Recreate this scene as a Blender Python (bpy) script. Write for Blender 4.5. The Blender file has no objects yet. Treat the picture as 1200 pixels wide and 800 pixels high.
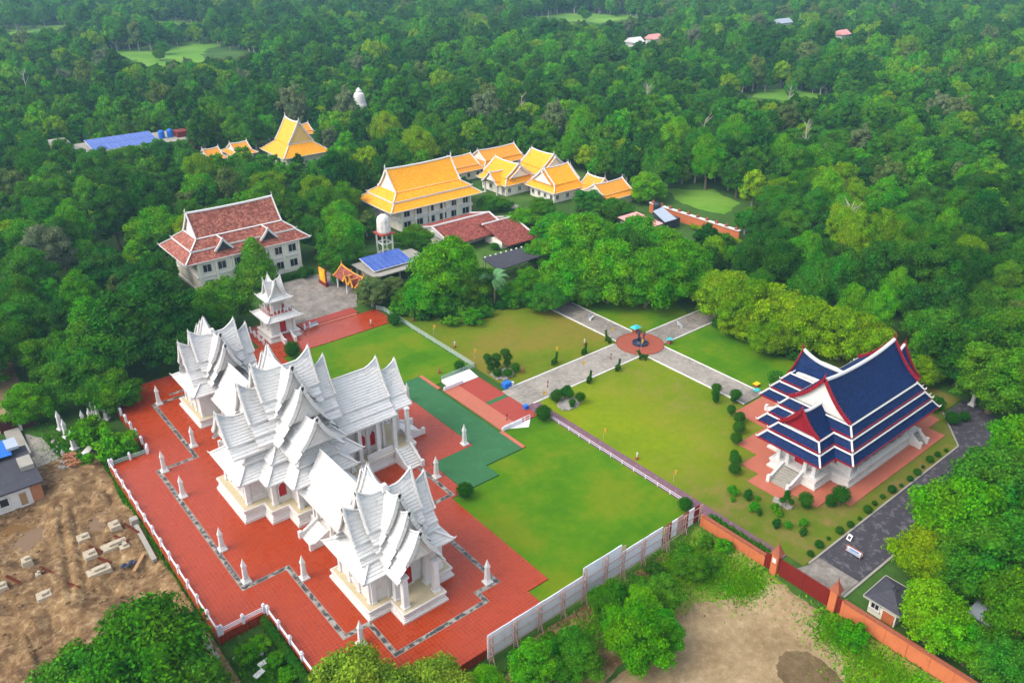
import bpy, math, random
import numpy as np
from mathutils import Vector, Matrix
R = math.radians
SC = bpy.context.scene
COL = SC.collection
random.seed(11)
rng = np.random.default_rng(5)

# ---------------------------------------------------------------- camera, sky, sun, exposure
cam = bpy.data.cameras.new('camera')
cam.sensor_width = 36.0
cam.lens = 28.83
cam.clip_end = 9000
cam_ob = bpy.data.objects.new('camera', cam)
cam_ob.location = (0, 0, 75)
cam_ob.rotation_euler = (R(90 - 27.333), 0, R(-39.343))
COL.objects.link(cam_ob)
SC.camera = cam_ob

SUN_EL, SUN_AZ = 48.0, -80.0          # azimuth clockwise from +Y: low light from the left of the view
world = bpy.data.worlds.new('World'); SC.world = world; world.use_nodes = True
wn = world.node_tree
sky = wn.nodes.new('ShaderNodeTexSky'); sky.sky_type = 'NISHITA'; sky.sun_disc = False
sky.sun_elevation = R(SUN_EL); sky.sun_rotation = R(SUN_AZ % 360)
sky.air_density = 1.0; sky.dust_density = 2.5; sky.ozone_density = 1.0
hs = wn.nodes.new('ShaderNodeHueSaturation'); hs.inputs['Saturation'].default_value = .5      # thin overcast: the same sky, whiter
wn.links.new(sky.outputs[0], hs.inputs['Color']); wn.links.new(hs.outputs[0], wn.nodes['Background'].inputs[0])
wn.nodes['Background'].inputs[1].default_value = 0.15

sun = bpy.data.lights.new('sun', 'SUN'); sun.energy = 0.5; sun.angle = R(35); sun.color = (1.0, 0.9, 0.76)
sun_ob = bpy.data.objects.new('sun', sun); COL.objects.link(sun_ob)
sd = Vector((math.sin(R(SUN_AZ)) * math.cos(R(SUN_EL)), math.cos(R(SUN_AZ)) * math.cos(R(SUN_EL)), math.sin(R(SUN_EL))))
sun_ob.rotation_euler = (-sd).to_track_quat('-Z', 'Y').to_euler(); sun_ob.location = (-60, 40, 160)

vs = SC.view_settings
vs.view_transform = 'Standard'; vs.look = 'None'; vs.exposure = 1.55; vs.gamma = 1.0; vs.use_curve_mapping = False
SC.cycles.use_denoising = True; SC.cycles.denoiser = 'OPENIMAGEDENOISE'; SC.cycles.denoising_prefilter = 'NONE'
SC.cycles.max_bounces = 7; SC.cycles.diffuse_bounces = 4; SC.cycles.glossy_bounces = 2
SC.cycles.transmission_bounces = 3; SC.cycles.volume_bounces = 0; SC.cycles.transparent_max_bounces = 6

# ---------------------------------------------------------------- materials
def lin(h):
    h = h.lstrip('#'); o = []
    for i in (0, 2, 4):
        v = int(h[i:i+2], 16) / 255
        o.append(v / 12.92 if v <= .04045 else ((v + .055) / 1.055) ** 2.4)
    return tuple(o)
def rgba(c, k=1.0): return (min(1, c[0]*k), min(1, c[1]*k), min(1, c[2]*k), 1)
MATS = {}
class NT:
    def __init__(s, name):
        s.m = bpy.data.materials.new(name); s.m.use_nodes = True; s.t = s.m.node_tree
        s.b = s.t.nodes['Principled BSDF']; MATS[name] = s.m
    def n(s, typ, **kw):
        nd = s.t.nodes.new(typ)
        for k, v in kw.items():
            if k.startswith('i_'): nd.inputs[k[2:].replace('_', ' ')].default_value = v
            else: setattr(nd, k, v)
        return nd
    def l(s, a, b): s.t.links.new(a, b)
    def pos(s):
        if not hasattr(s, '_p'): s._p = s.n('ShaderNodeNewGeometry')
        return s._p.outputs['Position']
    def noise(s, scale, detail=4, rough=.6, vec=None, stretch=None):
        nd = s.n('ShaderNodeTexNoise'); nd.inputs['Scale'].default_value = scale
        nd.inputs['Detail'].default_value = detail; nd.inputs['Roughness'].default_value = rough
        v = vec or s.pos()
        if stretch:
            mp = s.n('ShaderNodeMapping'); mp.inputs['Scale'].default_value = stretch; s.l(v, mp.inputs['Vector']); v = mp.outputs[0]
        s.l(v, nd.inputs['Vector']); return nd.outputs['Fac']
    def ramp(s, fac, stops):
        r = s.n('ShaderNodeValToRGB'); e = r.color_ramp.elements
        while len(e) < len(stops): e.new(.5)
        for k, (p, c) in enumerate(stops): e[k].position = p; e[k].color = c if len(c) == 4 else rgba(c)
        s.l(fac, r.inputs[0]); return r.outputs[0]
    def mix(s, fac, a, b, typ='MIX'):
        m = s.n('ShaderNodeMix', data_type='RGBA', blend_type=typ)
        for sock, v in ((m.inputs[0], fac), (m.inputs[6], a), (m.inputs[7], b)):
            if isinstance(v, (int, float)): sock.default_value = v
            elif isinstance(v, tuple): sock.default_value = v if len(v) == 4 else rgba(v)
            else: s.l(v, sock)
        return m.outputs[2]
    def bump(s, h, strength=.3, dist=.05):
        b = s.n('ShaderNodeBump'); b.inputs['Strength'].default_value = strength; b.inputs['Distance'].default_value = dist
        s.l(h, b.inputs['Height']); s.l(b.outputs[0], s.b.inputs['Normal'])
    def done(s, col, rough=.8, spec=.3, metal=0):
        if isinstance(col, tuple): s.b.inputs['Base Color'].default_value = rgba(col)
        else: s.l(col, s.b.inputs['Base Color'])
        s.b.inputs['Roughness'].default_value = rough; s.b.inputs['Specular IOR Level'].default_value = spec
        s.b.inputs['Metallic'].default_value = metal; return s.m

def plain(name, hexc, rough=.75, var=.14, scale=.7, fine=5., spec=.3, stain=None, amt=.5, bump=0, metal=0):
    t = NT(name); c = lin(hexc)
    n1 = t.noise(scale, 5); n2 = t.noise(fine, 3)
    a = t.ramp(n1, [(.25, rgba(c, 1 - var)), (.75, rgba(c, 1 + var))])
    a = t.mix(.5, a, t.ramp(n2, [(.3, rgba(c, 1 - var)), (.7, rgba(c, 1 + var*.8))]))
    if stain:
        n3 = t.noise(scale * 1.7, 6, .7)
        f = t.ramp(n3, [(.52, (0, 0, 0)), (.72, (amt, amt, amt))])
        a = t.mix(f, a, lin(stain))
    if bump: t.bump(n2, bump)
    return t.done(a, rough, spec, metal)

plain('white_stucco', '#c9c5bf', .6, .05, .5, 4, stain='#b39b78', amt=.45, bump=.1)
plain('white_roof', '#c3c1bd', .55, .1, .8, 5, stain='#948d84', amt=.5, bump=.15)
plain('white_trim', '#cac7c3', .55, .08, 1, 6, stain='#a89e90', amt=.4, bump=.15)
plain('lace_relief', '#a9adb2', .7, .35, 5, 14, bump=.5)
plain('gable_relief', '#c3bdb6', .7, .3, 4, 12, bump=.5)
plain('podium_floor', '#b3a686', .7, .15, 1.2, 5, stain='#a98b5c', amt=.5)
plain('red_door', '#a01418', .5, .12, 2, 8)
plain('dark_glass', '#20262c', .2, .2, 1, 5, spec=.6)
plain('blue_trim_red', '#800c1e', .5, .1, 1, 6)
plain('cream_wall', '#e2dccb', .7, .08, .6, 4, stain='#9d9279', amt=.3)
plain('terrace_salmon', '#a85e48', .65, .07, .5, 5, stain='#b97a62', amt=.3)
plain('concrete', '#928d82', .85, .14, .7, 6, stain='#6f6c66', amt=.55, bump=.2)
plain('footing_tan', '#a89c86', .9, .15, 1.2, 6, stain='#7d6a4c', amt=.7, bump=.3)
plain('concrete_white', '#cfccc6', .75, .1, .8, 6, stain='#97928a', amt=.4)
plain('asphalt', '#3c393e', .85, .28, .5, 6, stain='#827d80', amt=.75, bump=.2)
plain('dark_roofing', '#3a3940', .8, .2, .6, 5, stain='#56534f', amt=.4)
plain('purple_paving', '#6c4d57', .75, .12, .8, 6, stain='#a58c92', amt=.4)
plain('orange_wall', '#b5653c', .8, .12, .9, 5, stain='#8f4a30', amt=.5, bump=.15)
plain('brick_cap', '#8a4b34', .85, .25, 2.5, 9, stain='#4d2c22', amt=.6, bump=.3)
plain('gate_red', '#701c14', .6, .15, 1.5, 6)
plain('green_carpet', '#2f6038', .95, .1, .35, 7, stain='#3f7450', amt=.5)
plain('sheet_metal', '#dcdce2', .5, .1, .5, 5, stain='#8f8f96', amt=.4, spec=.5)
plain('rusty_pink_steel', '#b59287', .7, .2, 2, 8)
plain('sign_red', '#7d2422', .6, .2, 1, 5)
plain('bark', '#6b5d4b', .9, .25, 2, 9, bump=.4)
plain('pale_bark', '#a59b8d', .9, .2, 2, 9)
plain('rock', '#8d8880', .9, .25, 1.6, 6, stain='#5d584f', amt=.5, bump=.4)
plain('yellow_cloth', '#e6b012', .8, .08, 2, 6)
plain('blue_plastic', '#1c63b8', .5, .1, 2, 6)
plain('teal_metal', '#3aa7a8', .5, .1, 2, 6)
plain('bronze_blue', '#232a40', .4, .25, 2, 7, spec=.5)
plain('circle_brick', '#8e4834', .8, .15, .8, 6, stain='#93503f', amt=.4)
plain('grey_water_tank', '#c9c4bc', .8, .12, .8, 5, stain='#7a6a60', amt=.7)
plain('pink_sheet', '#d38c86', .7, .2, 1.5, 6, stain='#e8d2cc', amt=.6)
plain('grey_sheet', '#9aa3ad', .5, .12, 1, 6)
plain('gold_cream', '#d9b468', .6, .2, 2, 8, bump=.3)
plain('gold_trim', '#dc9a2c', .45, .15, 1.5, 6, spec=.5)
plain('rust', '#7a3f26', .9, .25, 2, 8)
plain('mud_brick', '#a06a4a', .9, .2, 2, 8)
plain('hedge_wood', '#4a4030', .9, .2, 3, 9)
plain('maroon_gate', '#4a1d20', .7, .2, 2, 6)
plain('rail_white', '#d9d5da', .6, .08, 2, 8, stain='#a5a0a0', amt=.3)
plain('rail_greygreen', '#9fb0a4', .6, .1, 2, 8)
plain('pvc_dark', '#2c3138', .5, .2, 2, 8)
plain('frond', '#4f7f4a', .6, .25, 1, 5)
plain('brown_puddle', '#6e5230', .12, .1, .4, 2, spec=.5)
plain('timber', '#9c7a55', .8, .2, 2, 8)
plain('red_concrete', '#94392a', .6, .1, .5, 6, stain='#a04a40', amt=.4)

def tile_floor():
    t = NT('red_tile_floor')
    br = t.n('ShaderNodeTexBrick'); br.offset = 0; br.squash = 1
    br.inputs['Scale'].default_value = 1.0; br.inputs['Brick Width'].default_value = .5; br.inputs['Row Height'].default_value = .5
    br.inputs['Mortar Size'].default_value = .03; br.inputs['Mortar Smooth'].default_value = .2
    br.inputs['Color1'].default_value = rgba(lin('#96300e')); br.inputs['Color2'].default_value = rgba(lin('#8a2a0c')); br.inputs['Mortar'].default_value = rgba(lin('#a2502e'))
    t.l(t.pos(), br.inputs['Vector'])
    c = t.mix(t.ramp(t.noise(.25, 5), [(.4, (0, 0, 0)), (.7, (.45, .45, .45))]), br.outputs['Color'], lin('#9a3814'))
    c = t.mix(t.ramp(t.noise(2.2, 4), [(.5, (0, 0, 0)), (.8, (.3, .3, .3))]), c, lin('#93251a'))
    m = t.done(c, .3, .32)
    rr = t.ramp(t.noise(.6, 4), [(.3, (.2,)*3), (.7, (.38,)*3)]); t.l(rr, t.b.inputs['Roughness'])
tile_floor()
def lawn_mat(name, a, b, c, sc=.1):
    t = NT(name)
    n1 = t.noise(sc, 5, .55); n2 = t.noise(.8, 4, .7); n3 = t.noise(9, 3, .7)
    x = t.ramp(n1, [(.36, lin(a)), (.5, lin(b)), (.62, lin(c))])
    n4 = t.noise(.3, 5, .7)
    y = t.ramp(n2, [(.3, lin(a)), (.55, lin(b)), (.75, lin(c))])
    x = t.mix(.38, x, t.mix(.5, y, t.ramp(n4, [(.38, lin(a)), (.5, lin(b)), (.64, lin(c))])))
    x = t.mix(t.ramp(n3, [(.35, (.0,)*3), (.75, (.35,)*3)]), x, rgba(lin(a), .6))
    t.bump(n3, .5, .08); t.done(x, .95, .1)
lawn_mat('lawn_bright', '#356602', '#4d7403', '#6e7810')
lawn_mat('lawn_dry', '#44660a', '#667010', '#7e6a2c', .05)
lawn_mat('lawn_golden', '#75901a', '#93a012', '#a5a224', .05)
def garden_lawn():
    t = NT('lawn_garden')
    n1 = t.noise(.05, 5, .55); n2 = t.noise(.8, 4, .7); n3 = t.noise(9, 3, .7); n4 = t.noise(.22, 6, .7)
    x = t.mix(.35, t.ramp(n1, [(.32, lin('#567406')), (.5, lin('#768404')), (.7, lin('#88850c'))]), t.ramp(n2, [(.3, lin('#567406')), (.62, lin('#768404')), (.85, lin('#8c7c2a'))]))
    g = t.ramp(n4, [(.34, lin('#36520e')), (.48, lin('#5a6020')), (.62, lin('#7a673a'))])
    sp = t.n('ShaderNodeSeparateXYZ'); t.l(t.pos(), sp.inputs[0])
    mr = t.n('ShaderNodeMapRange'); t.l(sp.outputs[1], mr.inputs[0]); mr.inputs[1].default_value = 70; mr.inputs[2].default_value = 52
    mx = t.n('ShaderNodeMapRange'); t.l(sp.outputs[0], mx.inputs[0]); mx.inputs[1].default_value = 86; mx.inputs[2].default_value = 98
    ad = t.n('ShaderNodeMath', operation='MAXIMUM'); t.l(mr.outputs[0], ad.inputs[0]); 
    mm = t.n('ShaderNodeMath', operation='MULTIPLY'); t.l(mx.outputs[0], mm.inputs[0]); mm.inputs[1].default_value = .45; t.l(mm.outputs[0], ad.inputs[1])
    ml = t.n('ShaderNodeMath', operation='MULTIPLY'); t.l(ad.outputs[0], ml.inputs[0]); t.l(t.ramp(n4, [(.3, (.5,)*3), (.6, (1,)*3)]), ml.inputs[1])
    x = t.mix(ml.outputs[0], x, g)
    x = t.mix(t.ramp(n3, [(.35, (.0,)*3), (.75, (.3,)*3)]), x, lin('#3f5a10')); t.bump(n3, .5, .08); t.done(x, .95, .1)
garden_lawn()
lawn_mat('lawn_rough', '#3c6a14', '#6a8428', '#9a8650', .15)
def ground_mat():
    t = NT('forest_floor')
    n1 = t.noise(.03, 5); n2 = t.noise(.5, 5, .7)
    x = t.ramp(n1, [(.35, lin('#33501c')), (.55, lin('#426324')), (.7, lin('#55722c'))])
    x = t.mix(t.ramp(n2, [(.4, (0, 0, 0)), (.75, (.5,)*3)]), x, lin('#2b3a18'))
    t.done(x, .95, .1)
ground_mat()
lawn_mat('meadow', '#4c7820', '#5f8a28', '#7c9c3c', .03)
def dirt_mat(name, a, b, c, d, sc=.12):
    t = NT(name)
    n1 = t.noise(sc, 6, .65); n2 = t.noise(1.1, 6, .75); n3 = t.noise(7, 3, .8)
    x = t.ramp(n1, [(.3, lin(a)), (.45, lin(b)), (.58, lin(c)), (.72, lin(d))])
    y = t.ramp(n2, [(.3, lin(a)), (.5, lin(b)), (.68, lin(d))])
    x = t.mix(.5, x, y)
    x = t.mix(t.ramp(n3, [(.3, (.3,)*3), (.6, (0,)*3)]), x, rgba(lin(a), .55))
    t.bump(n2, .5, .25); t.done(x, .95, .15)
dirt_mat('dirt', '#3f2d1c', '#6c5236', '#957850', '#bfa67e', .3)
dirt_mat('sand_yard', '#6a583a', '#8c7656', '#9f8a68', '#b09c7a', .16)
dirt_mat('mud_patch', '#4e402a', '#645238', '#6e5b40', '#7c6a4c', .3)
dirt_mat('path_concrete', '#67625b', '#8d867b', '#9d9589', '#b2aa9e', .25)
dirt_mat('old_paving', '#58534d', '#7c756c', '#958d83', '#a9a196', .3)
def strip_mat():
    t = NT('inlay_strip')
    n = t.noise(1.3, 3, .5)
    x = t.ramp(n, [(.42, lin('#3a3838')), (.5, lin('#56524e')), (.6, lin('#8f8a80'))])
    t.done(x, .6, .3)
strip_mat()
def roof_tiles(name, a, b, c, rough=.6, cell=3.2, amt=.5, spec=.3):
    t = NT(name)
    v = t.n('ShaderNodeTexVoronoi'); v.inputs['Scale'].default_value = cell; t.l(t.pos(), v.inputs['Vector'])
    g = t.n('ShaderNodeSeparateColor'); t.l(v.outputs['Color'], g.inputs[0])
    x = t.ramp(g.outputs[0], [(.1, lin(a)), (.5, lin(b)), (.9, lin(c))])
    x = t.mix(t.ramp(t.noise(.6, 5), [(.4, (0,)*3), (.75, (amt,)*3)]), x, rgba(lin(a), .8))
    t.done(x, rough, spec)
roof_tiles('orange_tiles', '#dc8d08', '#e4980e', '#eba41c', .5, 4, .25)
roof_tiles('orange_tiles_pale', '#cf8418', '#d68c22', '#dc9630', .55, 4, .25)
roof_tiles('red_tiles', '#6e372b', '#8f4f3e', '#a36a57', .75, 2.6, .5)
roof_tiles('dark_red_tiles', '#6a2e24', '#874236', '#9a5648', .8, 2.6, .6)
roof_tiles('blue_tiles', '#06193c', '#082046', '#0b2752', .6, 4, .25, .1)
def solar_mat():
    t = NT('solar_cell')
    br = t.n('ShaderNodeTexBrick'); br.offset = 0
    br.inputs['Brick Width'].default_value = .17; br.inputs['Row Height'].default_value = .17; br.inputs['Scale'].default_value = 1; br.inputs['Mortar Size'].default_value = .006
    br.inputs['Color1'].default_value = rgba(lin('#1d3f8e')); br.inputs['Color2'].default_value = rgba(lin('#254a9c')); br.inputs['Mortar'].default_value = rgba(lin('#6d86bd'))
    t.l(t.pos(), br.inputs['Vector']); t.done(br.outputs[0], .2, .5)
solar_mat()
def leaf_mat(name, cols, trans=.26, haz=0):
    t = NT(name)
    oi = t.n('ShaderNodeObjectInfo'); ge = t._p if hasattr(t, '_p') else t.n('ShaderNodeNewGeometry'); t._p = ge
    x = t.ramp(oi.outputs['Random'], [(k / (len(cols) - 1), lin(c)) for k, c in enumerate(cols)])
    hv = t.n('ShaderNodeHueSaturation'); t.l(x, hv.inputs['Color'])
    mr = t.n('ShaderNodeMapRange'); t.l(ge.outputs['Random Per Island'], mr.inputs[0]); mr.inputs[3].default_value = .5; mr.inputs[4].default_value = 1.5
    t.l(mr.outputs[0], hv.inputs['Value'])
    mh = t.n('ShaderNodeMapRange'); t.l(t.noise(.22, 3), mh.inputs[0]); mh.inputs[1].default_value = .3; mh.inputs[2].default_value = .7; mh.inputs[3].default_value = .475; mh.inputs[4].default_value = .52
    t.l(mh.outputs[0], hv.inputs['Hue'])
    d = t.n('ShaderNodeBsdfDiffuse'); tr = t.n('ShaderNodeBsdfTranslucent'); mx = t.n('ShaderNodeMixShader'); mx.inputs[0].default_value = trans
    t.l(hv.outputs[0], d.inputs[0]); t.l(hv.outputs[0], tr.inputs[0]); t.l(d.outputs[0], mx.inputs[1]); t.l(tr.outputs[0], mx.inputs[2])
    t.l(mx.outputs[0], t.t.nodes['Material Output'].inputs['Surface'])
leaf_mat('leaf_dark', ['#28560e', '#326212', '#285c1a', '#3e6c12'])
leaf_mat('leaf_mid', ['#38700a', '#44780e', '#38761a', '#528210'])
leaf_mat('leaf_bright', ['#458604', '#529006', '#418c10', '#609a08'])
leaf_mat('leaf_yellow', ['#5c8402', '#6a9002', '#769a04', '#628c08'])
leaf_mat('leaf_olive', ['#546a30', '#5a722a', '#667450', '#60782c'])
leaf_mat('leaf_conifer', ['#4e8414', '#568c18', '#5c9018', '#4e8414'])
leaf_mat('leaf_topiary', ['#28580e', '#316414', '#2b5c12', '#386a16'])
leaf_mat('leaf_flower', ['#6a8c22', '#789628', '#6f8c24', '#7a9a2c'])
def MT(n): return MATS[n]

# ---------------------------------------------------------------- mesh helpers
class MB:
    def __init__(s): s.v = []; s.f = []
    def add(s, vs_, fs):
        o = len(s.v); s.v += [tuple(map(float, p)) for p in vs_]; s.f += [tuple(i + o for i in f) for f in fs]; return s
    def box(s, x0, y0, z0, x1, y1, z1):
        return s.add([(x0,y0,z0),(x1,y0,z0),(x1,y1,z0),(x0,y1,z0),(x0,y0,z1),(x1,y0,z1),(x1,y1,z1),(x0,y1,z1)],
                     [(3,2,1,0),(4,5,6,7),(0,1,5,4),(1,2,6,5),(2,3,7,6),(3,0,4,7)])
    def cbox(s, x, y, z0, wx, wy, h): return s.box(x-wx/2, y-wy/2, z0, x+wx/2, y+wy/2, z0+h)
    def prism(s, poly, z0, z1, bottom=True):
        n = len(poly); v = [(x, y, z0) for x, y in poly] + [(x, y, z1) for x, y in poly]
        f = [tuple(range(n, 2*n))] + [(i, (i+1) % n, n+(i+1) % n, n+i) for i in range(n)]
        if bottom: f.append(tuple(range(n-1, -1, -1)))
        return s.add(v, f)
    def frust(s, x, y, z0, z1, a0, b0, a1, b1):
        return s.add([(x-a0,y-b0,z0),(x+a0,y-b0,z0),(x+a0,y+b0,z0),(x-a0,y+b0,z0),(x-a1,y-b1,z1),(x+a1,y-b1,z1),(x+a1,y+b1,z1),(x-a1,y+b1,z1)],
                     [(3,2,1,0),(4,5,6,7),(0,1,5,4),(1,2,6,5),(2,3,7,6),(3,0,4,7)])
    def quad(s, *p): return s.add(p, [tuple(range(len(p)))])
    def bar(s, p, q, w, h, up=(0, 0, 1)):
        p, q = Vector(p), Vector(q); d = (q - p).normalized(); u = Vector(up)
        if abs(d.dot(u)) > .98: u = Vector((1, 0, 0))
        r = d.cross(u).normalized() * (w/2); t = r.cross(d).normalized() * (h/2)
        v = [p-r-t, p+r-t, p+r+t, p-r+t, q-r-t, q+r-t, q+r+t, q-r+t]
        return s.add(v, [(3,2,1,0),(4,5,6,7),(0,1,5,4),(1,2,6,5),(2,3,7,6),(3,0,4,7)])
    def tube(s, pts, rad, n=6):
        pts = [Vector(p) for p in pts]; rs = rad if isinstance(rad, (list, tuple)) else [rad]*len(pts); o = len(s.v)
        for i, p in enumerate(pts):
            d = (pts[min(i+1, len(pts)-1)] - pts[max(i-1, 0)]).normalized()
            u = Vector((0, 0, 1)) if abs(d.z) < .9 else Vector((1, 0, 0))
            a = d.cross(u).normalized(); b = a.cross(d)
            for k in range(n):
                q = 2*math.pi*k/n + math.pi/4; w = p + (a*math.cos(q) + b*math.sin(q))*rs[i]; s.v.append(tuple(w))
        for i in range(len(pts)-1):
            for k in range(n): s.f.append((o+i*n+k, o+i*n+(k+1) % n, o+(i+1)*n+(k+1) % n, o+(i+1)*n+k))
        s.f.append(tuple(o+k for k in range(n))[::-1]); s.f.append(tuple(o+(len(pts)-1)*n+k for k in range(n))); return s
    def lathe(s, x, y, prof, n=12, ph=0):
        o = len(s.v)
        for r, z in prof:
            for k in range(n): a = 2*math.pi*k/n + ph; s.v.append((x + r*math.cos(a), y + r*math.sin(a), z))
        for i in range(len(prof)-1):
            for k in range(n): s.f.append((o+i*n+k, o+i*n+(k+1) % n, o+(i+1)*n+(k+1) % n, o+(i+1)*n+k))
        s.f.append(tuple(o+(len(prof)-1)*n+k for k in range(n))); return s
    def ball(s, x, y, z, rx, ry, rz, n=10, m=6):
        pr = [(math.sin(math.pi*i/m), -math.cos(math.pi*i/m)) for i in range(m+1)]; o = len(s.v)
        for r, h in pr:
            for k in range(n): a = 2*math.pi*k/n; s.v.append((x+rx*r*math.cos(a), y+ry*r*math.sin(a), z+rz*h))
        for i in range(m):
            for k in range(n): s.f.append((o+i*n+k, o+i*n+(k+1) % n, o+(i+1)*n+(k+1) % n, o+(i+1)*n+k))
        return s
    def mesh(s, name, mat):
        me = bpy.data.meshes.new(name); me.from_pydata(s.v, [], s.f)
        if mat: me.materials.append(MT(mat))
        me.validate(); return me
    def build(s, name, mat, parent=None, label=None, smooth=False):
        me = s.mesh(name, mat)
        if smooth: me.shade_smooth()
        o = bpy.data.objects.new(name, me); COL.objects.link(o)
        if parent is not None: attach(o, parent)
        if label: o['label'] = label
        return o
def root_loc(o):
    v = Vector((0, 0, 0))
    while o is not None: v += o.location; o = o.parent
    return v
def attach(o, parent):                     # mesh data stay in world coordinates, the parent carries the offset
    o.parent = parent; o.location = -root_loc(parent) if o.location.length == 0 else o.location
def inst(name, mesh, parent, loc=(0, 0, 0), rotz=0, scale=(1, 1, 1)):   # shared mesh, local coordinates
    o = bpy.data.objects.new(name, mesh); COL.objects.link(o); o.parent = parent
    o.location = loc; o.rotation_euler = (0, 0, rotz); o.scale = scale; return o
def tag(o, label, cat, group=None):
    o['label'] = label; o['category'] = cat
    if group: o['group'] = group
    return o
def thing(name, label, cat, loc=(0, 0, 0), group=None, rotz=0, scale=(1, 1, 1)):
    o = bpy.data.objects.new(name, None); COL.objects.link(o); o.location = loc; o.rotation_euler = (0, 0, rotz); o.scale = scale
    o.empty_display_size = .5
    return tag(o, label, cat, group)
def struct(o, kind='structure'): o['kind'] = kind; return o
def off(poly, d):                           # outward offset of a rectilinear CCW outline
    n = len(poly); out = []
    for i in range(n):
        p, c, q = poly[i-1], poly[i], poly[(i+1) % n]
        def nrm(a, b):
            dx, dy = b[0]-a[0], b[1]-a[1]; l = math.hypot(dx, dy); return dy/l, -dx/l
        a, b = nrm(p, c), nrm(c, q)
        if abs(a[0]*b[0] + a[1]*b[1]) > .5: out.append((c[0]+d*a[0], c[1]+d*a[1]))
        else: out.append((c[0]+d*(a[0]+b[0]), c[1]+d*(a[1]+b[1])))
    return out
def rect(x0, y0, x1, y1): return [(x0, y0), (x1, y0), (x1, y1), (x0, y1)]
# ---------------------------------------------------------------- ground and floors
def sm(a, b, x):
    t = np.clip((x - a) / (b - a), 0, 1); return t*t*(3 - 2*t)
def gz(x, y):
    A = sm(36, 30, x) * sm(165, 140, y) * sm(-400, -60, x)
    B = sm(62, 56, y) * sm(77, 70, x) * sm(-300, -60, y)
    S = sm(-22, -18, x)*sm(17.2, 15, x)*sm(56, 60, y)*sm(128, 122, y)
    return -.08 - 1.15*np.maximum(A, B) - 2.2*S
gx = np.unique(np.concatenate([np.arange(-60, 220, 2.0), np.linspace(220, 1200, 50), np.linspace(1200, 7000, 12), np.linspace(-4000, -60, 14)]))
gy = np.unique(np.concatenate([np.arange(-20, 260, 2.0), np.linspace(260, 1400, 50), np.linspace(1400, 7000, 12), np.linspace(-4000, -20, 14)]))
def grid_mesh(name, xs, ys, Z, mat):
    nx, ny = len(xs), len(ys); X, Y = np.meshgrid(xs, ys); co = np.stack([X, Y, Z], -1).reshape(-1, 3)
    i = np.arange((nx-1)*(ny-1)); r, c = i // (nx-1), i % (nx-1); a = r*nx + c
    q = np.stack([a, a+1, a+1+nx, a+nx], -1)
    me = bpy.data.meshes.new(name); me.vertices.add(len(co)); me.vertices.foreach_set('co', co.ravel())
    me.loops.add(q.size); me.loops.foreach_set('vertex_index', q.ravel().astype(np.int32))
    me.polygons.add(len(q)); me.polygons.foreach_set('loop_start', (np.arange(len(q))*4).astype(np.int32))
    me.update(); me.materials.append(MT(mat)); me.shade_smooth()
    o = bpy.data.objects.new(name, me); COL.objects.link(o); return o
X_, Y_ = np.meshgrid(gx, gy)
struct(grid_mesh('ground', gx, gy, gz(X_, Y_), 'forest_floor'))

# churned building site: ridges, wheel ruts, two water-filled pits
xs = np.arange(-22, 17.4, .27); ys = np.arange(56, 128, .27); X_, Y_ = np.meshgrid(xs, ys)
def vnoise(X, Y, sc, seed):
    r = np.random.default_rng(seed); T = r.random((64, 64)); u, v = X*sc % 63, Y*sc % 63
    i, j = u.astype(int), v.astype(int); a, b = u-i, v-j; a, b = a*a*(3-2*a), b*b*(3-2*b)
    return (T[i, j]*(1-a)*(1-b) + T[i+1, j]*a*(1-b) + T[i, j+1]*(1-a)*b + T[i+1, j+1]*a*b)
relief = .8*(vnoise(X_, Y_, .16, 1)-.5) + .75*(vnoise(X_, Y_, .4, 2)-.5) + .42*(vnoise(X_, Y_, .95, 3)-.5) + .22*(vnoise(X_, Y_, 2.1, 4)-.5)
tr = 6.4 + (Y_-96.7)*.16
for dx in (-.1, 1.6): relief -= .55*np.exp(-((X_-tr-dx)/.4)**2)*sm(92, 97, Y_)*sm(117, 112, Y_)
relief += .5*np.exp(-((X_-tr-.8)/2.6)**2)
relief -= .95*np.exp(-(((X_-4.6)/2.6)**2 + ((Y_-112)/3.4)**2)) + .95*np.exp(-(((X_-12.1)/2.0)**2 + ((Y_-108)/4.2)**2))
relief = relief*sm(17.4, 15.6, X_) ; relief *= sm(128, 118, Y_)*sm(56, 62, Y_)
struct(grid_mesh('construction_ground', xs, ys, -1.05 + relief, 'dirt'))
for k, (x, y, a, b) in enumerate(((4.6, 112, 3.4, 4.4), (12.1, 108, 2.6, 5.2))):
    o = MB().add([(x + a*math.cos(t)*(1+.12*math.sin(3*t+k)), y + b*math.sin(t)*(1+.1*math.cos(2*t)), -1.5) for t in np.linspace(0, 2*math.pi, 28, endpoint=False)], [tuple(range(28))]).build('puddle_water', 'brown_puddle')
    struct(o)
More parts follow.
